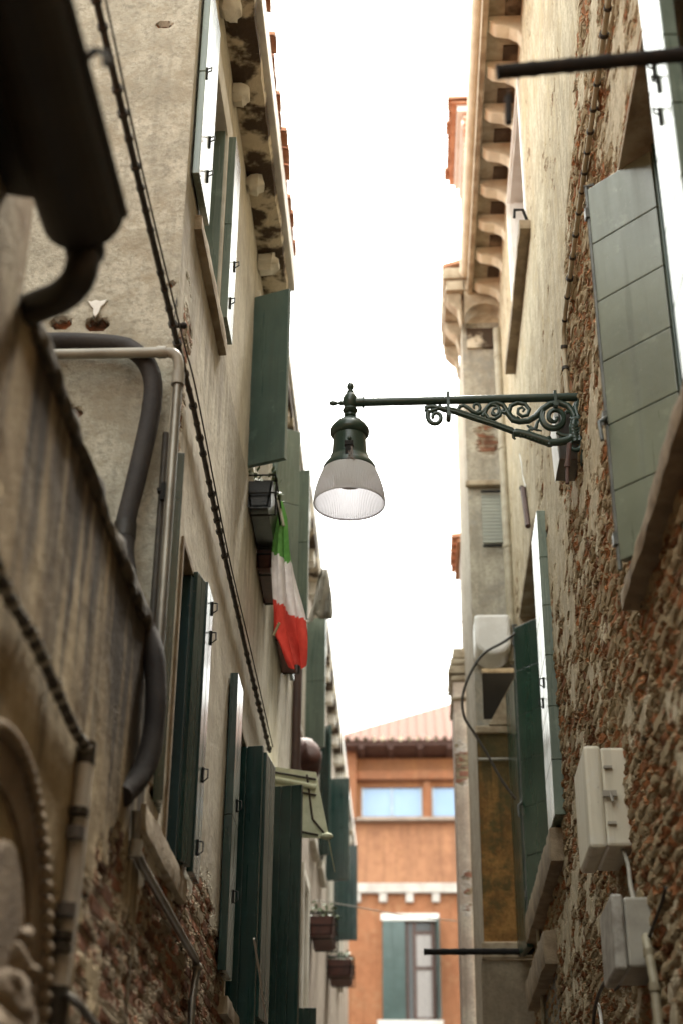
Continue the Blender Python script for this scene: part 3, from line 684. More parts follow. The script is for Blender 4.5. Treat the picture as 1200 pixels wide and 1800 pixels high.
# turret with tiled eave above the neighbour's roof
tu=thing('roof_turret',(.8,12.9,9.2),'small orange brick turret with scalloped tile edge above the right eave','turret')
m=MB(); m.box((.70,12.32,9.2),(1.6,13.5,11.36)); m.build('wall',wall_mat('turret_brick','y',(.5,.22,.12),(.42,.17,.09),low=(20,21),true=False,bricks=((.55,.22,.10),(.48,.18,.09)),mortar=(.6,.5,.42),smear=.2),tu)
m=MB(); m.box((.64,12.28,11.37),(1.6,13.55,11.45)); m.box((.685,12.30,11.20),(.70,13.5,11.26)); m.build('fascia',M['whitepaint'],tu)
tiles('eave_tiles',tu,simple('bright_terracotta',(.45,.22,.12),(.36,.16,.085),.85,9),12.22,13.6,.535,11.47,1,.12,pitch=.19,r=.085,length=1.0)
m=MB(); m.box((.58,12.24,11.455),(1.6,13.58,11.47)); m.build('under_boards',M['terracotta'],tu)

# column house beyond
ch=thing('column_house',(.47,14,GZ),'pale pink and grey brick house edge just beyond the ochre stained wall','house')
mat=wall_mat('pink_grey_brickwork','x',(.78,.66,.56),(.64,.49,.41),blobs=[(.6,4.75,.5,.40,.75),(.6,1.9,.5,.9,.8),(.58,3.5,.2,.5,.42)],mute=.2,true=False,grain=.8,namp=1.2,bricks=((.36,.16,.11),(.28,.12,.09)),smear=.5)
wall_grid('wall',ch,mat,1,14.0,-1,[(.475,1.6,.06)],[(GZ,5.55,.08)])
wall_grid('upper_wall',ch,mat,1,14.1,-1,[(.60,1.6,.06)],[(5.9,7.1,.08)])
mat=wall_mat('pink_side','y',(.50,.41,.35),(.40,.30,.26),true=False)
wall_grid('side_wall',ch,mat,0,.475,-1,[(14.0,14.6,.1)],[(GZ,5.55,.15)])
wall_grid('upper_side_wall',ch,mat,0,.60,-1,[(14.1,14.6,.1)],[(5.9,7.1,.15)])
m=MB()
for (z0,z1,e) in ((5.56,5.62,.02),(5.622,5.72,.045),(5.722,5.80,.03),(5.802,5.92,.0),(5.35,5.40,.025)): m.rock((.475-e,13.99-e,z0),(1.6,14.6,z1),.01,.1,int(z0*50)%17)
m.build('capital',M['dirtystone'],ch,True)
ot=simple('orange_tiles',(.50,.225,.115),(.40,.165,.085),.85,9)
m=MB(); m.box((.56,13.98,7.09),(1.6,14.9,7.12)); m.build('eave',ot,ch)
tiles('roof_tiles',ch,ot,14.0,14.95,.515,7.12,1,.22,length=1.0)

fr=thing('shading_house',(.95,18,GZ),'plain grey house out of view, added to shade the orange house','house')  # unseen house added to keep sky light off the orange front
mat=wall_mat('set_back_plaster','y',(.50,.45,.38),(.42,.37,.31),true=False)
wall_grid('wall',fr,mat,0,1.02,-1,[(14.7,27,.2)],[(GZ,7.2,.2)])
m=MB(); m.box((1.04,14.7,7.2),(4,27,7.3)); m.build('roof',M['terracotta'],fr)
# ------------------------------------------------------------------ orange house at the end
YO=30.0
og=thing('orange_house',(0,30,GZ),'orange rendered house closing the end of the alley, blue top windows and tiled hip roof','house')
def O(px,py): q=D(px,py,YO); return (q.x,q.z)
HO=[(-.915,.325,9.07,9.68),(.53,1.7,9.07,9.68)]
def om(n,a,b): return wall_mat(n,'x',a,b,true=False,grain=.45,namp=.4,tint=(.36,.155,.065),streak=(4.5,10.4,.5),dark=(.20,.10,.06))
oc=om('orange_render',(.38,.135,.05),(.31,.105,.038))
x0,z0=O(672,1795); x1,z1=O(765,1618)
HD=(x0,x1,z0,z1)
wall_grid('wall',og,oc,1,YO,-1,[(-3,4,.15)],[(GZ,7.42,.15)],[HD])
wall_grid('upper_wall',og,om('yellow_orange_render',(.42,.175,.055),(.35,.14,.045)),1,YO+.25,-1,[(-1.02,4,.12)],[(8.95,10.3,.1)],HO)
m=MB(); m.box((-1.33,YO-.05,8.95),(-1.02,YO+.3,10.35)); m.box((.36,YO+.15,9.0),(.50,YO+.252,9.78)); m.box((-1.02,YO+.05,9.80),(4,YO+.248,9.98)); m.build('pilaster',oc,og)
M['trim']=simple('grey_white_trim',(.50,.46,.42),(.38,.34,.31),.8,3,.004,20)
M['slate']=paint('slate_green_paint',(.05,.085,.08),(.035,.065,.06),.4,.2)
# leaning parapet between the ledge and the windows
m=MB(); m.prism([(YO-.02,7.62),(YO+.22,8.93),(YO+.3,8.93),(YO+.3,7.62)],0,-1.30,3.5); m.build('parapet',om('faded_orange_render',(.38,.16,.072),(.30,.12,.055)),og)
m=MB(); m.box((-1.32,YO-.12,7.43),(3.5,YO+.02,7.615)); lg=m.build('ledge',M['trim'],og)
for i in range(9):
    x=-1.0+i*.52; m=MB(); m.box((x-.075,YO-.10,7.25),(x+.075,YO-.004,7.425)); m.build('corbel',M['trim'],lg)
m=MB(); m.box((-1.33,YO+.02,8.935),(3.5,YO+.34,8.985)); m.build('window_sill',simple('grey_sill',(.35,.29,.24)),og)
bl=T('blue_window_glass',.12); bl.color(bl.mix(bl.noise(1.5),(.20,.34,.55),(.30,.44,.62))); M['blue']=bl.m; M['paleblue']=simple('pale_blue_frame',(.42,.52,.62))
for h in HO:
    m=MB(); m.box((h[0],YO+.30,h[2]),(h[1],YO+.32,h[3])); wo=m.build('window',M['blue'],og)
    for x in (h[0]+.02,(h[0]+h[1])/2,h[1]-.02): MB().box((x-.02,YO+.27,h[2]),(x+.02,YO+.299,h[3])).build('mullion',M['paleblue'],wo)
# eave and hip roof
m=MB(); m.box((-1.75,YO-.45,10.36),(4.4,YO+.3,10.42)); ev=m.build('eave',M['wood'],og)
for i in range(10):
    x=-1.5+i*.6; m=MB(); m.box((x-.05,YO-.42,10.30),(x+.05,YO+.2,10.358)); m.build('rafter',M['wood'],ev)
hip=T('hip_tiles',.85); x_=hip.xyz(); wv=hip.n.new('ShaderNodeTexWave'); wv.inputs['Scale'].default_value=1.6; wv.inputs['Distortion'].default_value=.6; hip.put(wv.inputs['Vector'],hip.g)
hip.color(hip.mix(hip.noise(5),hip.mix(wv.outputs['Fac'],(.12,.042,.024),(.17,.066,.038)),(.14,.062,.04))); hip.bump(wv.outputs['Fac'],.05)
m=MB(); a=(-1.75,YO-.5,10.44); b=(4.4,YO-.5,10.44)
m.add([a,b,(4.4,YO+7,10.44),(-1.75,YO+7,10.44),(1.95,YO+3.2,12.9),(1.95,YO+3.4,12.9)],[(0,1,4),(1,2,5,4),(2,3,5),(3,0,4,5),(0,3,2,1)]); m.build('roof',hip.m,og)
m=MB()
for i in range(34):
    x=-1.72+i*.18; m.tube([(x,YO-.56,10.45),(x+.02,YO-.1,10.58)],.05,8)
m.build('eave_tiles',M['soot'],og,True)
# tall window with folded shutter
m=MB(); m.box((x0-.03,YO-.03,z1+.0),(x1+.06,YO+.1,z1+.13)); m.build('lintel',M['whitepaint'],og)
m=MB(); m.box((x0-.1,YO-.15,z0-.09),(x1+.1,YO+.1,z0-.004)); m.build('lower_sill',M['whitepaint'],og)
m=MB(); m.box((x0+.45,YO+.12,z0),(x1,YO+.14,z1)); w=m.build('tall_window',M['glass'],og)
m=MB()
for x in (x0+.47,x0+.62,x1-.06): m.box((x-.03,YO+.08,z0),(x+.03,YO+.119,z1))
for z in (z0+.05,z1-.22,z0+1.0): m.box((x0+.65,YO+.082,z-.03),(x1-.09,YO+.118,z+.03))
m.build('frame',M['wood'],w)
cu=MB(); P=[];n=24
for k in range(n+1):
    x=x0+.65+(x1-x0-.74)*k/n
    for zz in (z0+.08,z1-.25): P.append((x,YO+.10+.012*math.sin(k*1.9),zz))
cu.add(P,[(2*k,2*k+2,2*k+3,2*k+1) for k in range(n)]); cu.build('curtain',M['white'],w,True)
shutter(og,(x0,YO-.04),(x0+.44,YO+.02),z0+.01,z1-.01,'slate',2,vert=True)
shutter(og,(x1,YO+.02),(x1+.05,YO-.3),z0+.01,z1-.01,'dark',2,vert=True)
m=MB(); m.box((-3,YO+.01,GZ),(-2.98,YO+7,10.4)); m.box((4,YO+.01,GZ),(4.02,YO+7,10.4)); m.box((-3,YO+7,GZ),(4,YO+7.02,10.4)); m.build('side_wall',oc,og)
# street end block left and right of the orange house stands in for nothing: alley simply opens there
# ------------------------------------------------------------------ street lamp
YL=7.0
def Q(px,py): return D(px,py,YL)
def Z7(py,px=614.5): return D(px,py,YL).z
ax=Q(614.5,760).x
lamp=thing('street_lamp',Q(1022,740),'green cast iron street lamp with ribbed glass bell on a scrolled wall bracket','street lamp')
U=(Q(665,800).x-Q(565,800).x)/100   # metres per photo pixel across
def prof(lst): return [((r*1.22 if y<734 and max(q[0] for q in lst)<12 else r)*U,Z7(y)) for r,y in lst]
c0=(ax,YL,0)
m=MB(); m.lathe(prof([(.5,672),(3,673.5),(5.2,678),(5.3,681),(4,684),(2.4,686),(2.6,687),(5.2,688.5),(5.4,690),(4.8,691),(7,694),(10,699),(11,705),(10.5,710),(8,715),(6,718)][::-1]),c0,24); lp=m.build('finial_ball',M['lamp'],lamp,True)
m=MB(); zc=Z7(708.5)
m.lathe([(.5*U,-36*U),(3*U,-35*U),(4.8*U,-31*U),(4.6*U,-26*U),(2.4*U,-21*U),(2.6*U,-19*U),(4.4*U,-17*U),(3.8*U,-10*U)],(ax,YL,zc),18,axis=0); m.build('side_finial',M['lamp'],lamp,True)
m=MB(); m.lathe(prof([(6,716),(9.5,718.5),(11,721.5),(9.5,725),(6,727),(6.5,728),(8.7,729.5),(8.7,732),(6.5,733.5),(7,737)][::-1]),c0,24); m.build('neck',M['lamp'],lamp,True)
m=MB(); m.lathe(prof([(7,735),(13,737),(21,742),(26,747),(30,751),(33.5,756),(34,759),(33.5,763),(30,767),(28,768)][::-1]),c0,40); m.build('cap',M['lamp'],lamp,True)
m=MB(); m.lathe(prof([(27.5,766),(28,775),(29,790),(30,799),(30.5,802),(32.5,803),(33,807),(34.5,809),(39,815),(43,820),(45.5,824),(46,828),(44.5,829)][::-1]),c0,48); ho=m.build('housing',M['lamp'],lamp,True)
m=MB(); m.ball((ax,YL-28.5*U,Z7(785)),.012,8); m.build('screw',M['lamp'],ho,True)
zt=Z7(820); m=MB(); m.box((ax-.020,YL-38*U-.012,zt+.0),(ax+.018,YL-33*U,zt+.075)); m.box((ax-.024,YL-38*U-.016,zt+.06),(ax+.022,YL-33*U,zt+.085)); m.build('latch',M['iron'],ho)
m=MB()
for i in range(16):
    x=ax+random.uniform(-.012,.02); y=YL-38*U-.02; m.tube([(x,y,zt+random.uniform(.01,.05)),(x+random.uniform(-.02,.02),y-.006,zt-random.uniform(.0,.045)),(x+random.uniform(-.02,.025),y+.002,zt-random.uniform(.04,.075))],.0016,4)
m.build('dry_grass',simple('dry_straw',(.10,.07,.05)),ho)
pin=[(42,826),(46.2,830),(50.8,840),(54.2,849),(57.6,860),(59.8,870),(60.8,878),(60.6,885)]
po=prof(pin); pi_=[(r-.006,z) for r,z in po]
m=MB(); m.lathe(po,c0,1080,False,.006,110); q=po[-1]; m.lathe([(q[0]*1.012,q[1]+.006),(q[0]*1.018,q[1]),(q[0]*1.010,q[1]-.006),(q[0]*.985,q[1]-.005),(q[0]*.985,q[1]+.004)],c0,240,False); m.build('glass_bell',M['ribglass'],lamp,True)
m=MB(); m.lathe([(.001,Z7(829)),(40*U,Z7(829)),(41*U,Z7(832)),(25*U,Z7(835)),(24*U,Z7(849)),(20*U,Z7(851)),(.001,Z7(851))],c0,40,False); m.build('reflector',simple('aged_reflector',(.22,.18,.12),(.17,.14,.10),.5),ho,True)
# arm
pw=Q(1026,702); z0=Z7(707.5)
m=MB(); m.tube([(ax+8*U,YL,z0),(ax+24*U,YL,z0)],.026,16); m.tube([(ax+22*U,YL,z0),(ax+25.5*U,YL,z0)],.033,16); m.tube([(ax+24*U,YL,z0),(XR+.02,YL,z0+.012)],.0235,16)
arm=m.build('arm',M['lamp'],lamp,True)
# scrolled bracket; outline points in the plane of the bracket
def B(zx,zy): return Q(730+zx/3.75,660+zy/3.75)
def off(p,d): return Vector((p.x,p.y+d,p.z))
def spiral(cx,cy,r0,r1,a0,a1,n=34):
    return [(cx+(r0+(r1-r0)*t)*math.cos(a0+(a1-a0)*t),cy+(r0+(r1-r0)*t)*math.sin(a0+(a1-a0)*t)) for t in np.linspace(0,1,n)]
def strip(mm,pts,r0,r1=None,n=10,dy=0):
    r1=r0 if r1 is None else r1
    P=[off(B(*q),dy) for q in pts]; k=len(P)
    mm.tube(P,[1.22*(r0+(r1-r0)*i/(k-1)) for i in range(k)],n)
m=MB()
strip(m,curve_pts([(175,222,0),(260,240,0),(380,280,0),(520,325,0),(640,370,0)],6) and [(p.x,p.y) for p in curve_pts([(175,222,0),(260,240,0),(380,280,0),(520,325,0),(640,370,0),(700,395,0)],6)],.0135)
for dz in (-7,7): strip(m,[(190,225+dz),(270,242+dz),(380,280+dz),(520,325+dz),(640,370+dz)],.0075,dy=-.012)
m.build('brace',M['lamp'],lamp,True)
m=MB(); strip(m,[(p.x,p.y) for p in curve_pts([(640,385,0),(660,378,0),(720,388,0),(800,415,0),(875,440,0)],6)],.017,.021)
strip(m,[(p.x,p.y) for p in curve_pts([(870,440,0),(930,440,0),(1000,425,0),(1050,395,0)],6)],.0165,.019)
strip(m,[(868,412),(880,440),(878,462)],.016)
for i in range(9):
    s=660+i*24; y=375+i*8.2; strip(m,[(s,y-8),(s+22,y+8),(s+30,y+26)],.006,.003,6,-.014)
strip(m,[(700,372),(660,360),(640,380),(642,410),(655,420)],.010,.005); strip(m,[(760,395),(740,370),(760,345),(800,360),(830,365)],.010,.004); strip(m,[(770,360),(735,330),(760,335)],.008,.004); strip(m,[(790,350),(800,310),(810,295)],.009,.005)
m.build('acanthus_leaf',M['lamp'],lamp,True)
m=MB()
strip(m,[(200,225),(150,215),(105,205),(75,210),(68,230),(90,240),(130,225),(165,210)],.012,.009)
strip(m,[(80,240)]+spiral(130,275,52,16,PI*1.05,-PI*1.15),.011,.008)
strip(m,[(165,222),(160,200),(150,195)],.008,.006); strip(m,[(70,225),(62,205),(75,198)],.007,.004)
m.build('end_scroll',M['lamp'],lamp,True)
m=MB()
# running scrollwork between arm and brace
strip(m,[(275,232),(290,205),(315,198),(345,215),(375,240),(410,252),(445,240),(470,212),(490,192)],.0085,.011)
strip(m,[(375,240)]+spiral(395,208,38,8,2.3,-4.2),.0085,.006)
strip(m,[(490,192),(530,180),(575,195),(600,235)],.011,.011)
strip(m,[(440,270)]+spiral(515,240,62,10,2.6,9.2)[4:],.010,.007)
strip(m,[(470,210),(455,250),(480,285),(520,288),(555,265),(560,235),(540,215),(512,220),(505,240),(520,252)],.010,.006)
strip(m,[(600,235),(585,250),(565,240),(580,225)],.012,.008); strip(m,[(600,235),(615,265),(640,295),(680,305),(740,300),(790,270),(830,225),(880,190),(940,180),(1000,200),(1030,240),(1045,275)],.013,.016)
strip(m,[(640,290),(612,245),(625,200),(670,180),(720,190),(748,225),(735,262),(700,270),(672,250),(675,220),(700,210),(715,225),(705,238)],.012,.006)
strip(m,[(830,225)]+spiral(912,278,88,14,3.6,-6.4,60),.0145,.008)
strip(m,[(845,250)]+spiral(912,278,76,24,3.3,-4.4,50),.006,.005,6,-.013)
strip(m,[(985,245),(1010,240),(1030,250),(1025,275)],.010,.006); strip(m,[(640,270),(660,285),(680,280),(665,270)],.009,.005)
m.build('scrollwork',M['lamp'],lamp,True)
m=MB()
strip(m,[(1060,180),(1050,210),(1060,250),(1075,290)],.012,.016); strip(m,[(1085,180),(1090,230),(1090,300),(1085,380),(1080,440)],.016,.020)
strip(m,[(1020,300),(1045,290),(1085,292)],.016,.018); strip(m,[(1025,325),(1055,318),(1085,325)],.014,.016)
strip(m,[(1045,300),(1035,345),(1040,390),(1055,440)],.018,.020)
for i in range(5): strip(m,[(1025,335+i*20),(1050,345+i*20),(1075,335+i*20)],.006,.005,6,-.018)
strip(m,[(1010,415)]+spiral(1052,455,48,30,-2.6,4.4),.012,.010)
strip(m,[(1040,400),(1000,400),(960,395),(930,375)],.012,.008)
m.box((XR-.004,YL-.04,B(1085,300).z-.26),(XR-.03,YL+.04,B(1085,180).z+.04))
m.build('wall_plate',M['lamp'],lamp,True)
for (zx,z_a,z_b,wd) in ((211,128,290,13),(914,122,225,13)):
    p=B(zx,z_a); q=B(zx,z_b); m=MB(); w=wd/3.75*U*1.35
    m.box((p.x-w*.55,YL-.031,q.z),(p.x+w*.55,YL-.026,p.z)); m.box((p.x-w*.55,YL+.026,q.z),(p.x+w*.55,YL+.031,p.z)); m.box((p.x-w*.55,YL-.031,p.z),(p.x+w*.55,YL+.031,p.z+.005))
    m.tube([(p.x,YL-.036,q.z+.018),(p.x,YL+.036,q.z+.018)],.014,10); m.build('clamp',M['lamp'],lamp)

# box with a pale edge behind the bracket foot, and the rod that drops from it
bx=thing('feed_box',(XR,7.15,4.0),'brown metal feed box with a shiny pale side on the wall under the lamp bracket','electrical box')
p=D(970,835,7.25); q=D(1005,770,7.25)
m=MB(); m.prism([(.848,4.09),(.985,4.085),(.985,4.40),(.858,4.39)],1,7.10,7.34); m.build('casing',simple('brown_enamel',(.10,.085,.07),(.07,.06,.05),.35),bx,bevel=.004)
m=MB(); m.prism([(.8475,4.09),(.8455,4.09),(.836,4.39),(.8575,4.39)],1,7.11,7.36); m.build('side_plate',M['whitepaint'],bx)
m=MB(); a=D(1000,780,6.95); b=D(996,818,6.95); c_=D(996,850,6.95)
m.tube([a,b],.013,8); m.tube([b,c_],.010,8); m.lathe([(.016,-.012),(.016,.012)],b,8); m.build('feed_rod',M['wood'],bx,True)

# ------------------------------------------------------------------ cables, pipes, hoses
def cable(name,pts,r,mat,label,cat,group=None,clip=None,extra=None,out=1,clipmat='cable'):
    pts=[Vector(p) for p in pts]
    t=thing(name,pts[0],label,cat,group)
    MB().tube(pts,r,10).build('cable' if cat!='pipe' else 'pipe',M[mat],t,True)
    if extra: MB().tube(extra,r*.35,6).build('thin_wire',M['cable'],t,True)
    if clip: clips(pts,clip[0],clip[1],M[clipmat],t)
    return t
a=L(148,-60); b=L(300,600); c_=L(380,970); d=L(465,1330)
pts=[(-.965,2.9,3.80),(-.965,3.5,3.765),(-.965,4.4,3.75),(-.965,5.45,3.745),(-.955,5.9,3.72),(-.955,7.2,3.63),(-.955,8.6,3.58),(-.955,10.25,3.55)]
ex=[(Vector(p)+Vector((.02,0,.028+.02*math.sin(i*2.2)))) for i,p in enumerate(pts)]
cable('clipped_cable',pts,.0125,'cable','dark lashed cable crossing the rough end wall and running along the left house','cable',None,(.13,.0175),curve_pts(ex,4))
pts=[(.928,3.9,5.09),(.928,4.8,5.08),(.928,6.0,5.05),(.928,7.0,5.0),(.928,7.16,4.96),(.928,7.2,4.84),(.928,7.19,4.45)]
cable('clipped_conduit',pts,.0135,'paleconduit','beige conduit held by dark clips, running along the brick wall down to the lamp','conduit',None,(.165,.0185))
pts=[L(0,1015,-.955),L(60,1125,-.955),L(130,1280,-.955),L(150,1310,-.955),L(152,1350,-.955)]
cable('lower_cable',curve_pts([(-.955,2.9,1.66)]+pts,4),.016,'cable','thick dark cable bundle with pale clips on the tan wall at lower left','cable',None,(.075,.0195),clipmat='pvc')
t=thing('white_conduit',L(128,1600),'pale conduit with black bands rising beside the stone niche','conduit')
pts=[L(150,1340,-.955),L(142,1420,-.955),L(128,1560,-.955),L(112,1680,-.955),L(104,1740,-.955)]
MB().tube(pts,.026,12).build('tube',M['paleplastic'],t,True)
m=MB()
for (px,py) in ((138,1428),(110,1645),(107,1665)):
    p=L(px,py,-.955); MB().tube([p-Vector((0,0,.011)),p+Vector((0,0,.011))],.031,12).build('band',M['cable'],t,True)
p=L(104,1735,-.955); MB().tube([p,p-Vector((0,0,.2))],.030,12).build('end_sleeve',M['cable'],t,True); p=L(150,1345,-.955); MB().tube([p,p+Vector((0,0,.07))],.030,12).build('end_sleeve',M['cable'],t,True)
m=MB()
for (px,py) in ((133,1465),(117,1600)):
    p=L(px,py,-.955); MB().tube([p-Vector((0,0,.018)),p+Vector((0,0,.018))],.0275,12).build('sleeve',simple('grey_sleeve',(.16,.15,.15)),t,True)
MB().tube([L(158,1330,-.97),L(153,1420,-.97),L(140,1560,-.97),L(122,1700,-.97),L(118,1800,-.97)],.010,8).build('thin_tube',M['conduit'],t,True)
for i in range(3):
    pts=curve_pts([L(112,1745,-.94+.01*i),L(135,1755+6*i,-.93),L(160,1785+6*i,-.93),L(190,1830+8*i,-.94)],5)
    tag(MB().tube(pts,.006+.001*i,8).build('loose_wire',M['pvc' if i==0 else 'cable'],None,True),['pale thin wire leaving the foot of the banded conduit','middle dark wire below the pale one at the conduit foot','lowest dark wire bending away from the conduit foot'][i],'wire','wires at the foot of the conduit')
# grey pipe round the corner
t=thing('drain_pipe',(-1,5.42,3.7),'pale grey pipe crossing the end wall and turning down at the house corner','pipe')
pts=[(-2.4,5.34,3.628),(-1.0,5.34,3.63)]+curve_pts([(-.975,5.34,3.628),(-.948,5.34,3.61),(-.935,5.345,3.56),(-.935,5.35,3.48)],5)
MB().tube(pts,.0225,14).build('pipe',M['pvc'],t,True)
MB().tube([(-1.03,5.34,3.63),(-.99,5.34,3.63)],.027,14).build('coupling',M['pvc'],t,True); MB().tube([(-.935,5.35,3.53),(-.935,5.35,3.47)],.028,14).build('coupling',M['pvc'],t,True)
m=MB(); m.tube([(-.935,5.35,3.5),(-.945,5.39,1.9)],.0195,12); m.build('lower_pipe',M['metalpipe'],t,True)
m=MB(); m.box((-1.0,5.40,2.99),(-.93,5.43,3.005)); m.tube([(-.975,5.41,2.95),(-.975,5.41,3.03)],.012,8); m.build('pipe_clip',M['iron'],t)
tag(MB().tube([(-.99,5.46,3.3),(-.99,5.46,1.9)],.014,10).build('inner_pipe',M['cable'],None,True),'dark slim pipe close beside the grey pipe at the house corner','pipe')
m=MB(); m.tube([(-1.0,5.44,3.84),(-.945,5.43,3.83)],.012,8); m.ball((-.94,5.43,3.83),.016,8)
tag(m.build('iron_hook',M['iron'],None,True),'small iron hook at the house corner above the grey pipe bend','hook')
t=thing('lagged_pipe',(-1.1,5.4,2.8),'thick dark lagged hose arching over the end wall and sagging over the mossy coping','hose')
pts=curve_pts([(-2.3,5.41,3.735),(-1.6,5.41,3.745),(-1.25,5.41,3.725),(-1.12,5.40,3.66),(-1.055,5.40,3.54),(-1.05,5.40,3.36),(-1.085,5.39,3.05),(-1.115,5.38,2.80),(-1.09,5.36,2.60),(-1.03,5.34,2.43),(-.955,5.30,2.25),(-.925,5.28,2.05),(-.925,5.26,1.85),(-.945,5.2,1.72),(-.985,5.08,1.60)],7)
MB().tube(pts,[.041*(1+.07*mn.noise(Vector((i*.23,0,0)))+(.05 if i%17==0 else 0)) for i in range(len(pts))],16).build('lagging',M['foam'],t,True)
MB().tube([(-1.113,5.38,2.83),(-1.113,5.378,2.76)],.046,14).build('joint',M['gutter'],t,True)
pts=[L(240,1425,-.96),L(238,1492,-.96),L(250,1520,-.96),L(343,1685,-.96),L(347,1700,-.96),L(338,1760,-.96),L(335,1830,-.96)]
t=cable('sloping_pipe',pts,.017,'metalpipe','thin metal pipe sloping below the sill of the lower left window','pipe')
p=Vector(pts[1]); MB().tube([p-Vector((0,0,.03)),p+Vector((0,0,.03))],.024,10).build('coupling',M['pvc'],t,True); MB().ball(Vector(pts[4]),.024,8).build('elbow',M['pvc'],t,True)
tag(MB().tube(curve_pts([L(447,1650,-.75),L(455,1700,-.75),L(462,1750,-.75),L(472,1815,-.75)],5),.006,6).build('white_string',M['whitepaint'],None,True),'thin white cord hanging in front of the dark shutters at lower left','cord')

# cord on the wall below the upper window
tag(MB().tube([L(325,420,-.99),L(303,590,-.99)],.003,5).build('bell_wire',M['cable'],None,True),'hair thin wire down the house corner above the grey pipe','wire')

# iron bar across the top right, with a peg hanging from it
t=thing('iron_bar',(.98,3.45,3.3),'rusty black iron bar reaching out from the right wall across the top of the view','iron bar')
p=D(872,127,3.4); q=D(1240,92,3.4)
m=MB(); n=40
def rough_bar(p,q,r,n=40,k=10,am=.08):
    m=MB(); P=[Vector(p).lerp(Vector(q),i/n) for i in range(n+1)]
    m.tube(P,[r*(1+am*mn.noise(x*40)+(.12 if i%7==0 else 0)) for i,x in enumerate(P)],k); return m
rough_bar(p,q,.023).build('bar',M['iron'],t,True)
t=thing('hanging_peg',D(893,195,3.4),'short dark peg hanging on a wire from the tip of the iron bar','peg')
a=D(893,170,3.4); b=D(893,217,3.4); m=MB(); m.tube([a,b],.0115,8); m.build('peg',M['iron'],t,True)
m=MB(); m.tube([D(891,130,3.4),a],.0014,5); m.build('wire',M['cable'],t)
p=D(744,1673,11.8); tag(rough_bar(p,(.99,11.8,p.z),.024).build('lower_iron_bar',M['iron'],None,True),'black iron bar sticking out in front of the orange house at lower right','iron bar')
pts=curve_pts([D(905,1113,11.35),D(885,1128,11.35),D(848,1150,11.35),D(825,1185,11.35),D(812,1225,11.35),D(815,1260,11.35),D(830,1285,11.35),D(855,1325,11.35),D(880,1370,11.35),D(905,1405,11.35)],6)
tag(MB().tube(pts,.011,8).build('black_hose',M['cable'],None,True),'black cable looping out from the second right window','cable')
pts=curve_pts([L(575,1583,-.7),D(640,1597,17),D(720,1612,17),D(800,1620,15.5)],8)
tag(MB().tube([(-.99,16,L(575,1583,-.7).z*16/L(575,1583,-.7).y)]+[D(575,1585,16.2),D(640,1597,16.4),D(720,1611,16.6),D(800,1619,16.8),(.9,16.9,D(830,1622,16.8).z)],.006,6).build('clothes_line',M['pvc'],None,True),'thin grey line strung across the alley before the orange house','line')
t=thing('shutter_weight',D(925,880,11),'brown wooden stick hanging by a pale cord on the wall under the lamp arm','wooden stick')
a=R(918,858,.93); b=R(927,925,.93); m=MB(); m.obox((.925,a.y-.05),(.925,a.y+.02),min(a.z,b.z),max(a.z,b.z),.05) ; m=MB(); m.tube([a,b],.022,6); m.build('stick',M['wood'],t)
m=MB(); m.tube(curve_pts([R(913,798,.95),R(917,820,.95),R(919,840,.95),R(924,856,.95)],5),.008,6); m.build('cord',M['pvc'],t,True)
m=MB(); m.ball(R(916,858,.94),.022,8); m.build('knob',M['iron'],t,True)

# ------------------------------------------------------------------ meter boxes on the right wall
t=thing('meter_box',(.9,6.6,2.0),'large ivory plastic meter box with small latches on the brick wall','meter box')
m=MB(); m.box((.985,6.455,1.80),(.858,6.875,2.245)); m.build('casing',M['whiteplastic'],t,bevel=.014)
m=MB(); m.box((.861,6.447,1.792),(.785,6.885,2.253)); m.build('lid',M['whiteplastic'],t,bevel=.016)
for z in (2.15,1.90): m=MB(); m.box((.868,6.44,z-.006),(.905,6.4535,z+.006)); m.build('latch',M['pvc'],t)
m=MB(); m.box((.855,6.43,2.015),(.915,6.4465,2.04)); m.tube([(.885,6.43,2.03),(.895,6.425,1.99)],.007,6); m.build('clasp',M['pvc'],t)
t=thing('junction_box',(.9,6.2,1.35),'smaller worn grey junction box below the ivory meter box','junction box')
m=MB(); m.box((.985,6.05,1.21),(.852,6.42,1.485)); m.build('casing',M['pvc'],t,bevel=.012); m=MB(); m.box((.85,6.04,1.20),(.80,6.43,1.495)); m.build('lid',simple('worn_grey_lid',(.38,.36,.32),(.22,.2,.17),.5,14),t,bevel=.012)
m=MB(); m.tube(curve_pts([(.93,6.52,1.81),(.94,6.45,1.72),(.93,6.35,1.6),(.92,6.2,1.48)],5),.010,8); m.tube(curve_pts([(.95,6.6,1.81),(.955,6.5,1.66),(.95,6.3,1.49)],5),.007,8); m.build('cable_tail',M['pvc'],t,True)
pts=[R(1120,1600,.93),R(1135,1650,.93),R(1148,1720,.93),R(1160,1830,.93)]
t=cable('riser_pipe',pts,.019,'conduit','beige conduit rising beside the small grey junction box','pipe')
m=MB()
for px,py in ((1140,1675),(1150,1735)):
    p=R(px,py,.93); MB().tube([p-Vector((0,0,.015)),p+Vector((0,0,.015))],.024,10).build('coupling',M['conduit'],t,True)
for i,(ps,mt,lb) in enumerate(([[(1085,1700),(1060,1730),(1045,1770),(1040,1830)],'cable','black cable curling out below the junction box'],[[(1050,1765),(1054,1780),(1060,1830)],'whitepaint','short white wire end below the junction box'],[[(1170,1560),(1150,1620),(1120,1690),(1080,1740)],'cable','dark cable crossing behind the beige conduit'])):
    tag(MB().tube(curve_pts([R(x,y,.92+.01*i) for x,y in ps],5),.009-.001*i,8).build('loose_cable',M[mt],None,True),lb,'cable','loose cables under the boxes')
tag(MB().tube(curve_pts([R(993,1540,.95),R(997,1600,.95),R(1002,1680,.95),R(1004,1760,.95)],5),.004,5).build('hanging_string',M['conduit'],None,True),'fine pale string hanging down the brick below the second right sill','string')
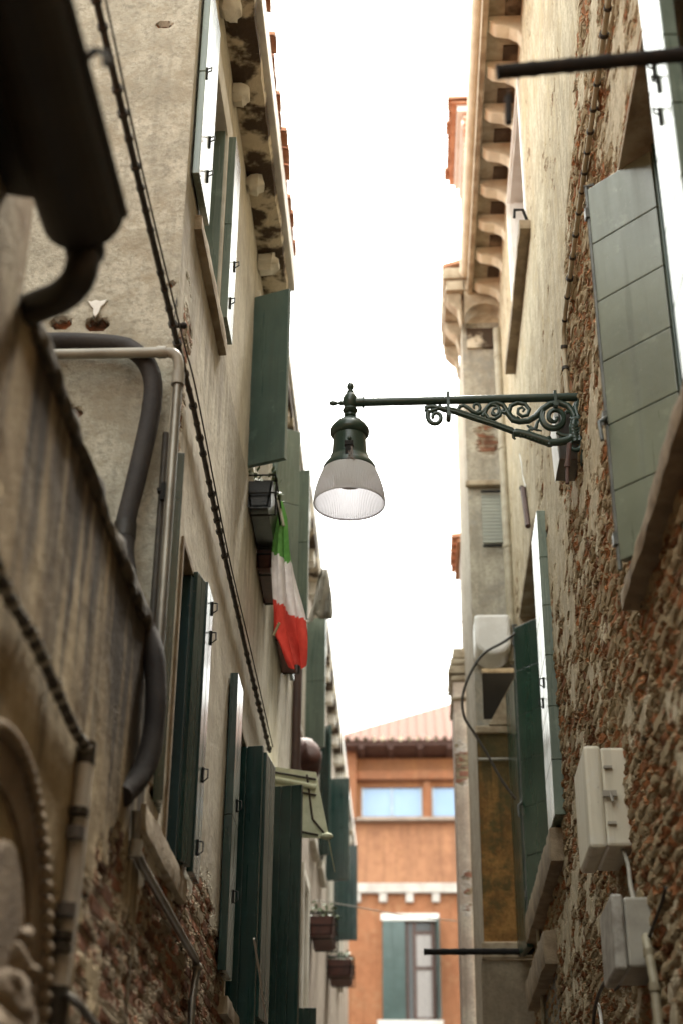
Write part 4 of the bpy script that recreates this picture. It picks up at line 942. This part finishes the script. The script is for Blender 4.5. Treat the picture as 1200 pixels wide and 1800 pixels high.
tag(MB().tube([R(943,1600,.93),R(948,1680,.93),R(953,1760,.93),R(956,1830,.93)],.016,8).build('sill_pipe',M['conduit'],None,True),'slim pipe running down past the lower right sill','pipe')

# ------------------------------------------------------------------ window boxes, flag, awnings (left)
def planter(y0,y1,zt,x1,label,mat='blackplastic',h=.2,plants=True):
    t=thing('window_box',(-.9,(y0+y1)/2,zt-h),label,'window box','window boxes along the left wall')
    m=MB(); m.prism([(-.97,zt-h),(x1-.03,zt-h),(x1,zt),(x1-.015,zt),(x1-.04,zt-h+.02),(-.96,zt-h+.02),(-.985,zt),(-1.0,zt)],1,y0,y1)
    m.box((-.99,y0,zt-h+.01),(x1-.01,y0+.012,zt-.002)); m.box((-.99,y1-.012,zt-h+.01),(x1-.01,y1,zt-.002)); m.build('trough',M[mat],t)
    m=MB()
    for y in (y0+.06,y1-.06): m.tube([(-1.0,y,zt+.03),(x1+.015,y,zt+.03),(x1+.015,y,zt-h-.02),(-.97,y,zt-h-.02)],.008,6)
    for z in (zt+.03,zt-h*.5): m.tube([(-1.0,y0-.02,z),(x1+.015,y0-.02,z),(x1+.015,y1+.02,z),(-1.0,y1+.02,z)],.007,6)
    m.build('rail',M['iron'],t)
    if plants:
        m=MB()
        for i in range(90):
            c=Vector((random.uniform(-.98,x1),random.uniform(y0,y1),zt+random.uniform(-.01,.13))); d=Vector((random.uniform(-1,1),random.uniform(-1,1),random.uniform(-.3,1))).normalized()*.06; e=d.orthogonal().normalized()*.02
            m.add([c,c+d*.5+e,c+d,c+d*.5-e],[(0,1,2,3)])
        m.build('foliage',M['leaf'],t)
    return t
planter(8.52,9.12,4.78,-.825,'black window box under the open teal shutter beside the flag')
planter(9.16,9.75,4.66,-.86,'maroon window box just behind the black one',mat='maroon',plants=False)
planter(10.55,11.35,4.90,-.855,'dark maroon window box behind the red end of the flag','maroon',.32)
planter(15.5,16.2,3.62,-.74,'maroon window box low on the far left wall under the dark shutters','maroon')
planter(19.2,19.9,3.95,-.70,'farthest window box at left, against the orange house','maroon')
t=thing('flower_pot',(-.85,13.2,4.3),'rounded maroon planter bulging from the left wall above the canvas awning','planter')
m=MB(); m.ball((-.96,13.2,4.45),.22,14,.9,1.5,.9); m.v=[tuple(Vector(v)+mn.noise_vector(Vector(v)*7)*.07) for v in m.v]; m.v=[(max(v[0],-1.0),v[1],v[2]) for v in m.v]; m.build('pot',M['maroon'],t,True)

# tricolour on a short pole
YF=8.95
def P_(px,py): return D(px,py,YF)
t=thing('flag',P_(500,900),'green white and red tricolour hanging limp from a short pole on the left','flag')
rows=[(886,487,495),(920,482,505),(970,479.5,511),(1010,479.5,518),(1050,479.5,526),(1090,480,535),(1112,480,539),(1135,492,541),(1160,502,542),(1172,508,541)]
me=MB(); N=22; V=[]; row=[]
ys=np.linspace(886,1172,60)
for i,y in enumerate(ys):
    l=np.interp(y,[r[0] for r in rows],[r[1] for r in rows]); r=np.interp(y,[r[0] for r in rows],[r[2] for r in rows]); amp=.038*min(1,(y-880)/120)
    for k in range(N+1):
        f=k/N; px=l+(r-l)*f; sag=f*f*6
        p=P_(px,y+(-sag if y<1100 else 0)); wv=math.sin(f*11+.6*math.sin(y*.02)+f*(y-880)*.004)
        V.append((p.x+.008*math.sin(f*19+y*.03),p.y+amp*wv,p.z+.006*mn.noise(Vector((f*4,y*.02,0)))))
fs=[];ms=[]
for i in range(len(ys)-1):
    for k in range(N):
        f=(k+.5)/N; y=(ys[i]+ys[i+1])/2
        a=968+f*30; b=1048+f*52
        fs.append((i*(N+1)+k,i*(N+1)+k+1,(i+1)*(N+1)+k+1,(i+1)*(N+1)+k)); ms.append(0 if y<a else 1 if y<b else 2)
me.v=V; me.f=fs; me.m=ms; o=me.build('cloth',[M['flaggreen'],M['white'],M['red']],t,True)
m=MB(); m.tube([(-.99,8.9,P_(485,835).z),P_(489,880),P_(499,925)],.011,8); m.build('pole',M['stone'],t,True)
m=MB(); m.tube([P_(484,1130)-Vector((0,.12,0)),P_(494,1108)-Vector((0,.12,0))],.009,8)
tag(m.build('wooden_peg',simple('pale_wood',(.55,.46,.28)),None,True),'short pale stick poking out at the lower edge of the flag','stick')

# folded cloth hung on arms beyond the flag
YC=12.4
t=thing('folded_awning',D(560,1050,YC),'folded grey canvas on metal arms hanging out beyond the flag','awning')
m=MB(); m.tube([D(543,1095,YC),D(568,1010,YC+.15)],.013,8); m.tube([D(548,1092,YC+.3),D(575,1020,YC+.3)],.011,8); m.tube([(-.99,YC,D(540,1092,YC).z),D(545,1094,YC)],.012,8); m.build('arm',M['pvc'],t,True)
V=[];rows=[(1000,566,576),(1015,560,579),(1035,556,582),(1055,553,584),(1075,552,585),(1088,562,584)]
for (y,l,r) in rows:
    for k in range(9):
        f=k/8; p=D(l+(r-l)*f,y,YC+.1+.10*math.sin(f*7+y*.05)); V.append(p)
m=MB(); m.add(V,[(i*9+k,i*9+k+1,(i+1)*9+k+1,(i+1)*9+k) for i in range(len(rows)-1) for k in range(8)]); m.build('cloth',M['canvas'],t,True,solid=.01)

# canvas canopy with dark piping
YA=10.4
t=thing('door_canopy',(-.8,10.6,3.2),'pale green canvas canopy with dark piping over the doorway on the left wall','canopy')
A=lambda px,py,y=YA: D(px,py,y)
p=[A(463,1346),A(556,1358),A(579,1474),A(452,1470)]; q=[Vector((v.x,v.y+.9,v.z)) for v in p]
m=MB(); m.add(p+q,[(0,1,2,3),(1,5,6,2),(0,4,5,1),(3,7,4,0)]); m.build('canvas',M['awning'],t,solid=.006)
m=MB(); yy=YA-.012
m.tube([A(463,1366,yy),A(556,1384,yy)],.022,8); m.build('roll',M['awning'],t,True)
m=MB()
for a,b in (((463,1354),(556,1370)),((463,1380),(556,1398)),((540,1362),(550,1440)),((550,1440),(578,1474)),((520,1460),(560,1468)),((463,1385),(470,1400))): m.tube([A(*a,yy),A(*b,yy)],.0075,6)
m.build('piping',M['cable'],t,True)
m=MB(); m.ball(A(575,1470,yy),.035,8,1.3,1,.7); m.build('corner_tassel',M['awning'],t,True)

# ------------------------------------------------------------------ light
W=bpy.data.worlds.new('World'); S.world=W; W.use_nodes=True
nt=W.node_tree; bg=nt.nodes['Background']; sky=nt.nodes.new('ShaderNodeTexSky'); sky.sky_type='NISHITA'; sky.sun_disc=False
EL,AZ_=math.radians(62),math.radians(15)
sky.sun_elevation=EL; sky.sun_rotation=AZ_; sky.air_density=2.; sky.dust_density=2.; sky.ozone_density=1.
hs=nt.nodes.new('ShaderNodeHueSaturation'); hs.inputs['Saturation'].default_value=.10
gm=nt.nodes.new('ShaderNodeGamma'); gm.inputs['Gamma'].default_value=.4   # cloud cover evens the sky out
tn=nt.nodes.new('ShaderNodeMix'); tn.data_type='RGBA'; tn.blend_type='MULTIPLY'; tn.inputs[0].default_value=1; tn.inputs[7].default_value=(.985,1.,.935,1)
nt.links.new(sky.outputs[0],gm.inputs['Color']); nt.links.new(gm.outputs[0],hs.inputs['Color']); nt.links.new(hs.outputs[0],tn.inputs[6]); nt.links.new(tn.outputs[2],bg.inputs['Color']); bg.inputs['Strength'].default_value=.15
sl=bpy.data.lights.new('sun','SUN'); so=bpy.data.objects.new('sun',sl); COL.objects.link(so)
sl.energy=.55; sl.angle=math.radians(14); sl.color=(1,.93,.82)
dirv=Vector((math.sin(AZ_)*math.cos(EL),math.cos(AZ_)*math.cos(EL),math.sin(EL)))
so.rotation_euler=dirv.to_track_quat('Z','Y').to_euler(); so.location=(0,-10,30)
vs=S.view_settings; vs.view_transform='Standard'; vs.look='None'; vs.exposure=4.0; vs.gamma=1; vs.use_curve_mapping=False
S.cycles.max_bounces=8; S.cycles.diffuse_bounces=5; S.cycles.transparent_max_bounces=12
S.cycles.use_denoising=True
S.cycles.sample_clamp_indirect=6
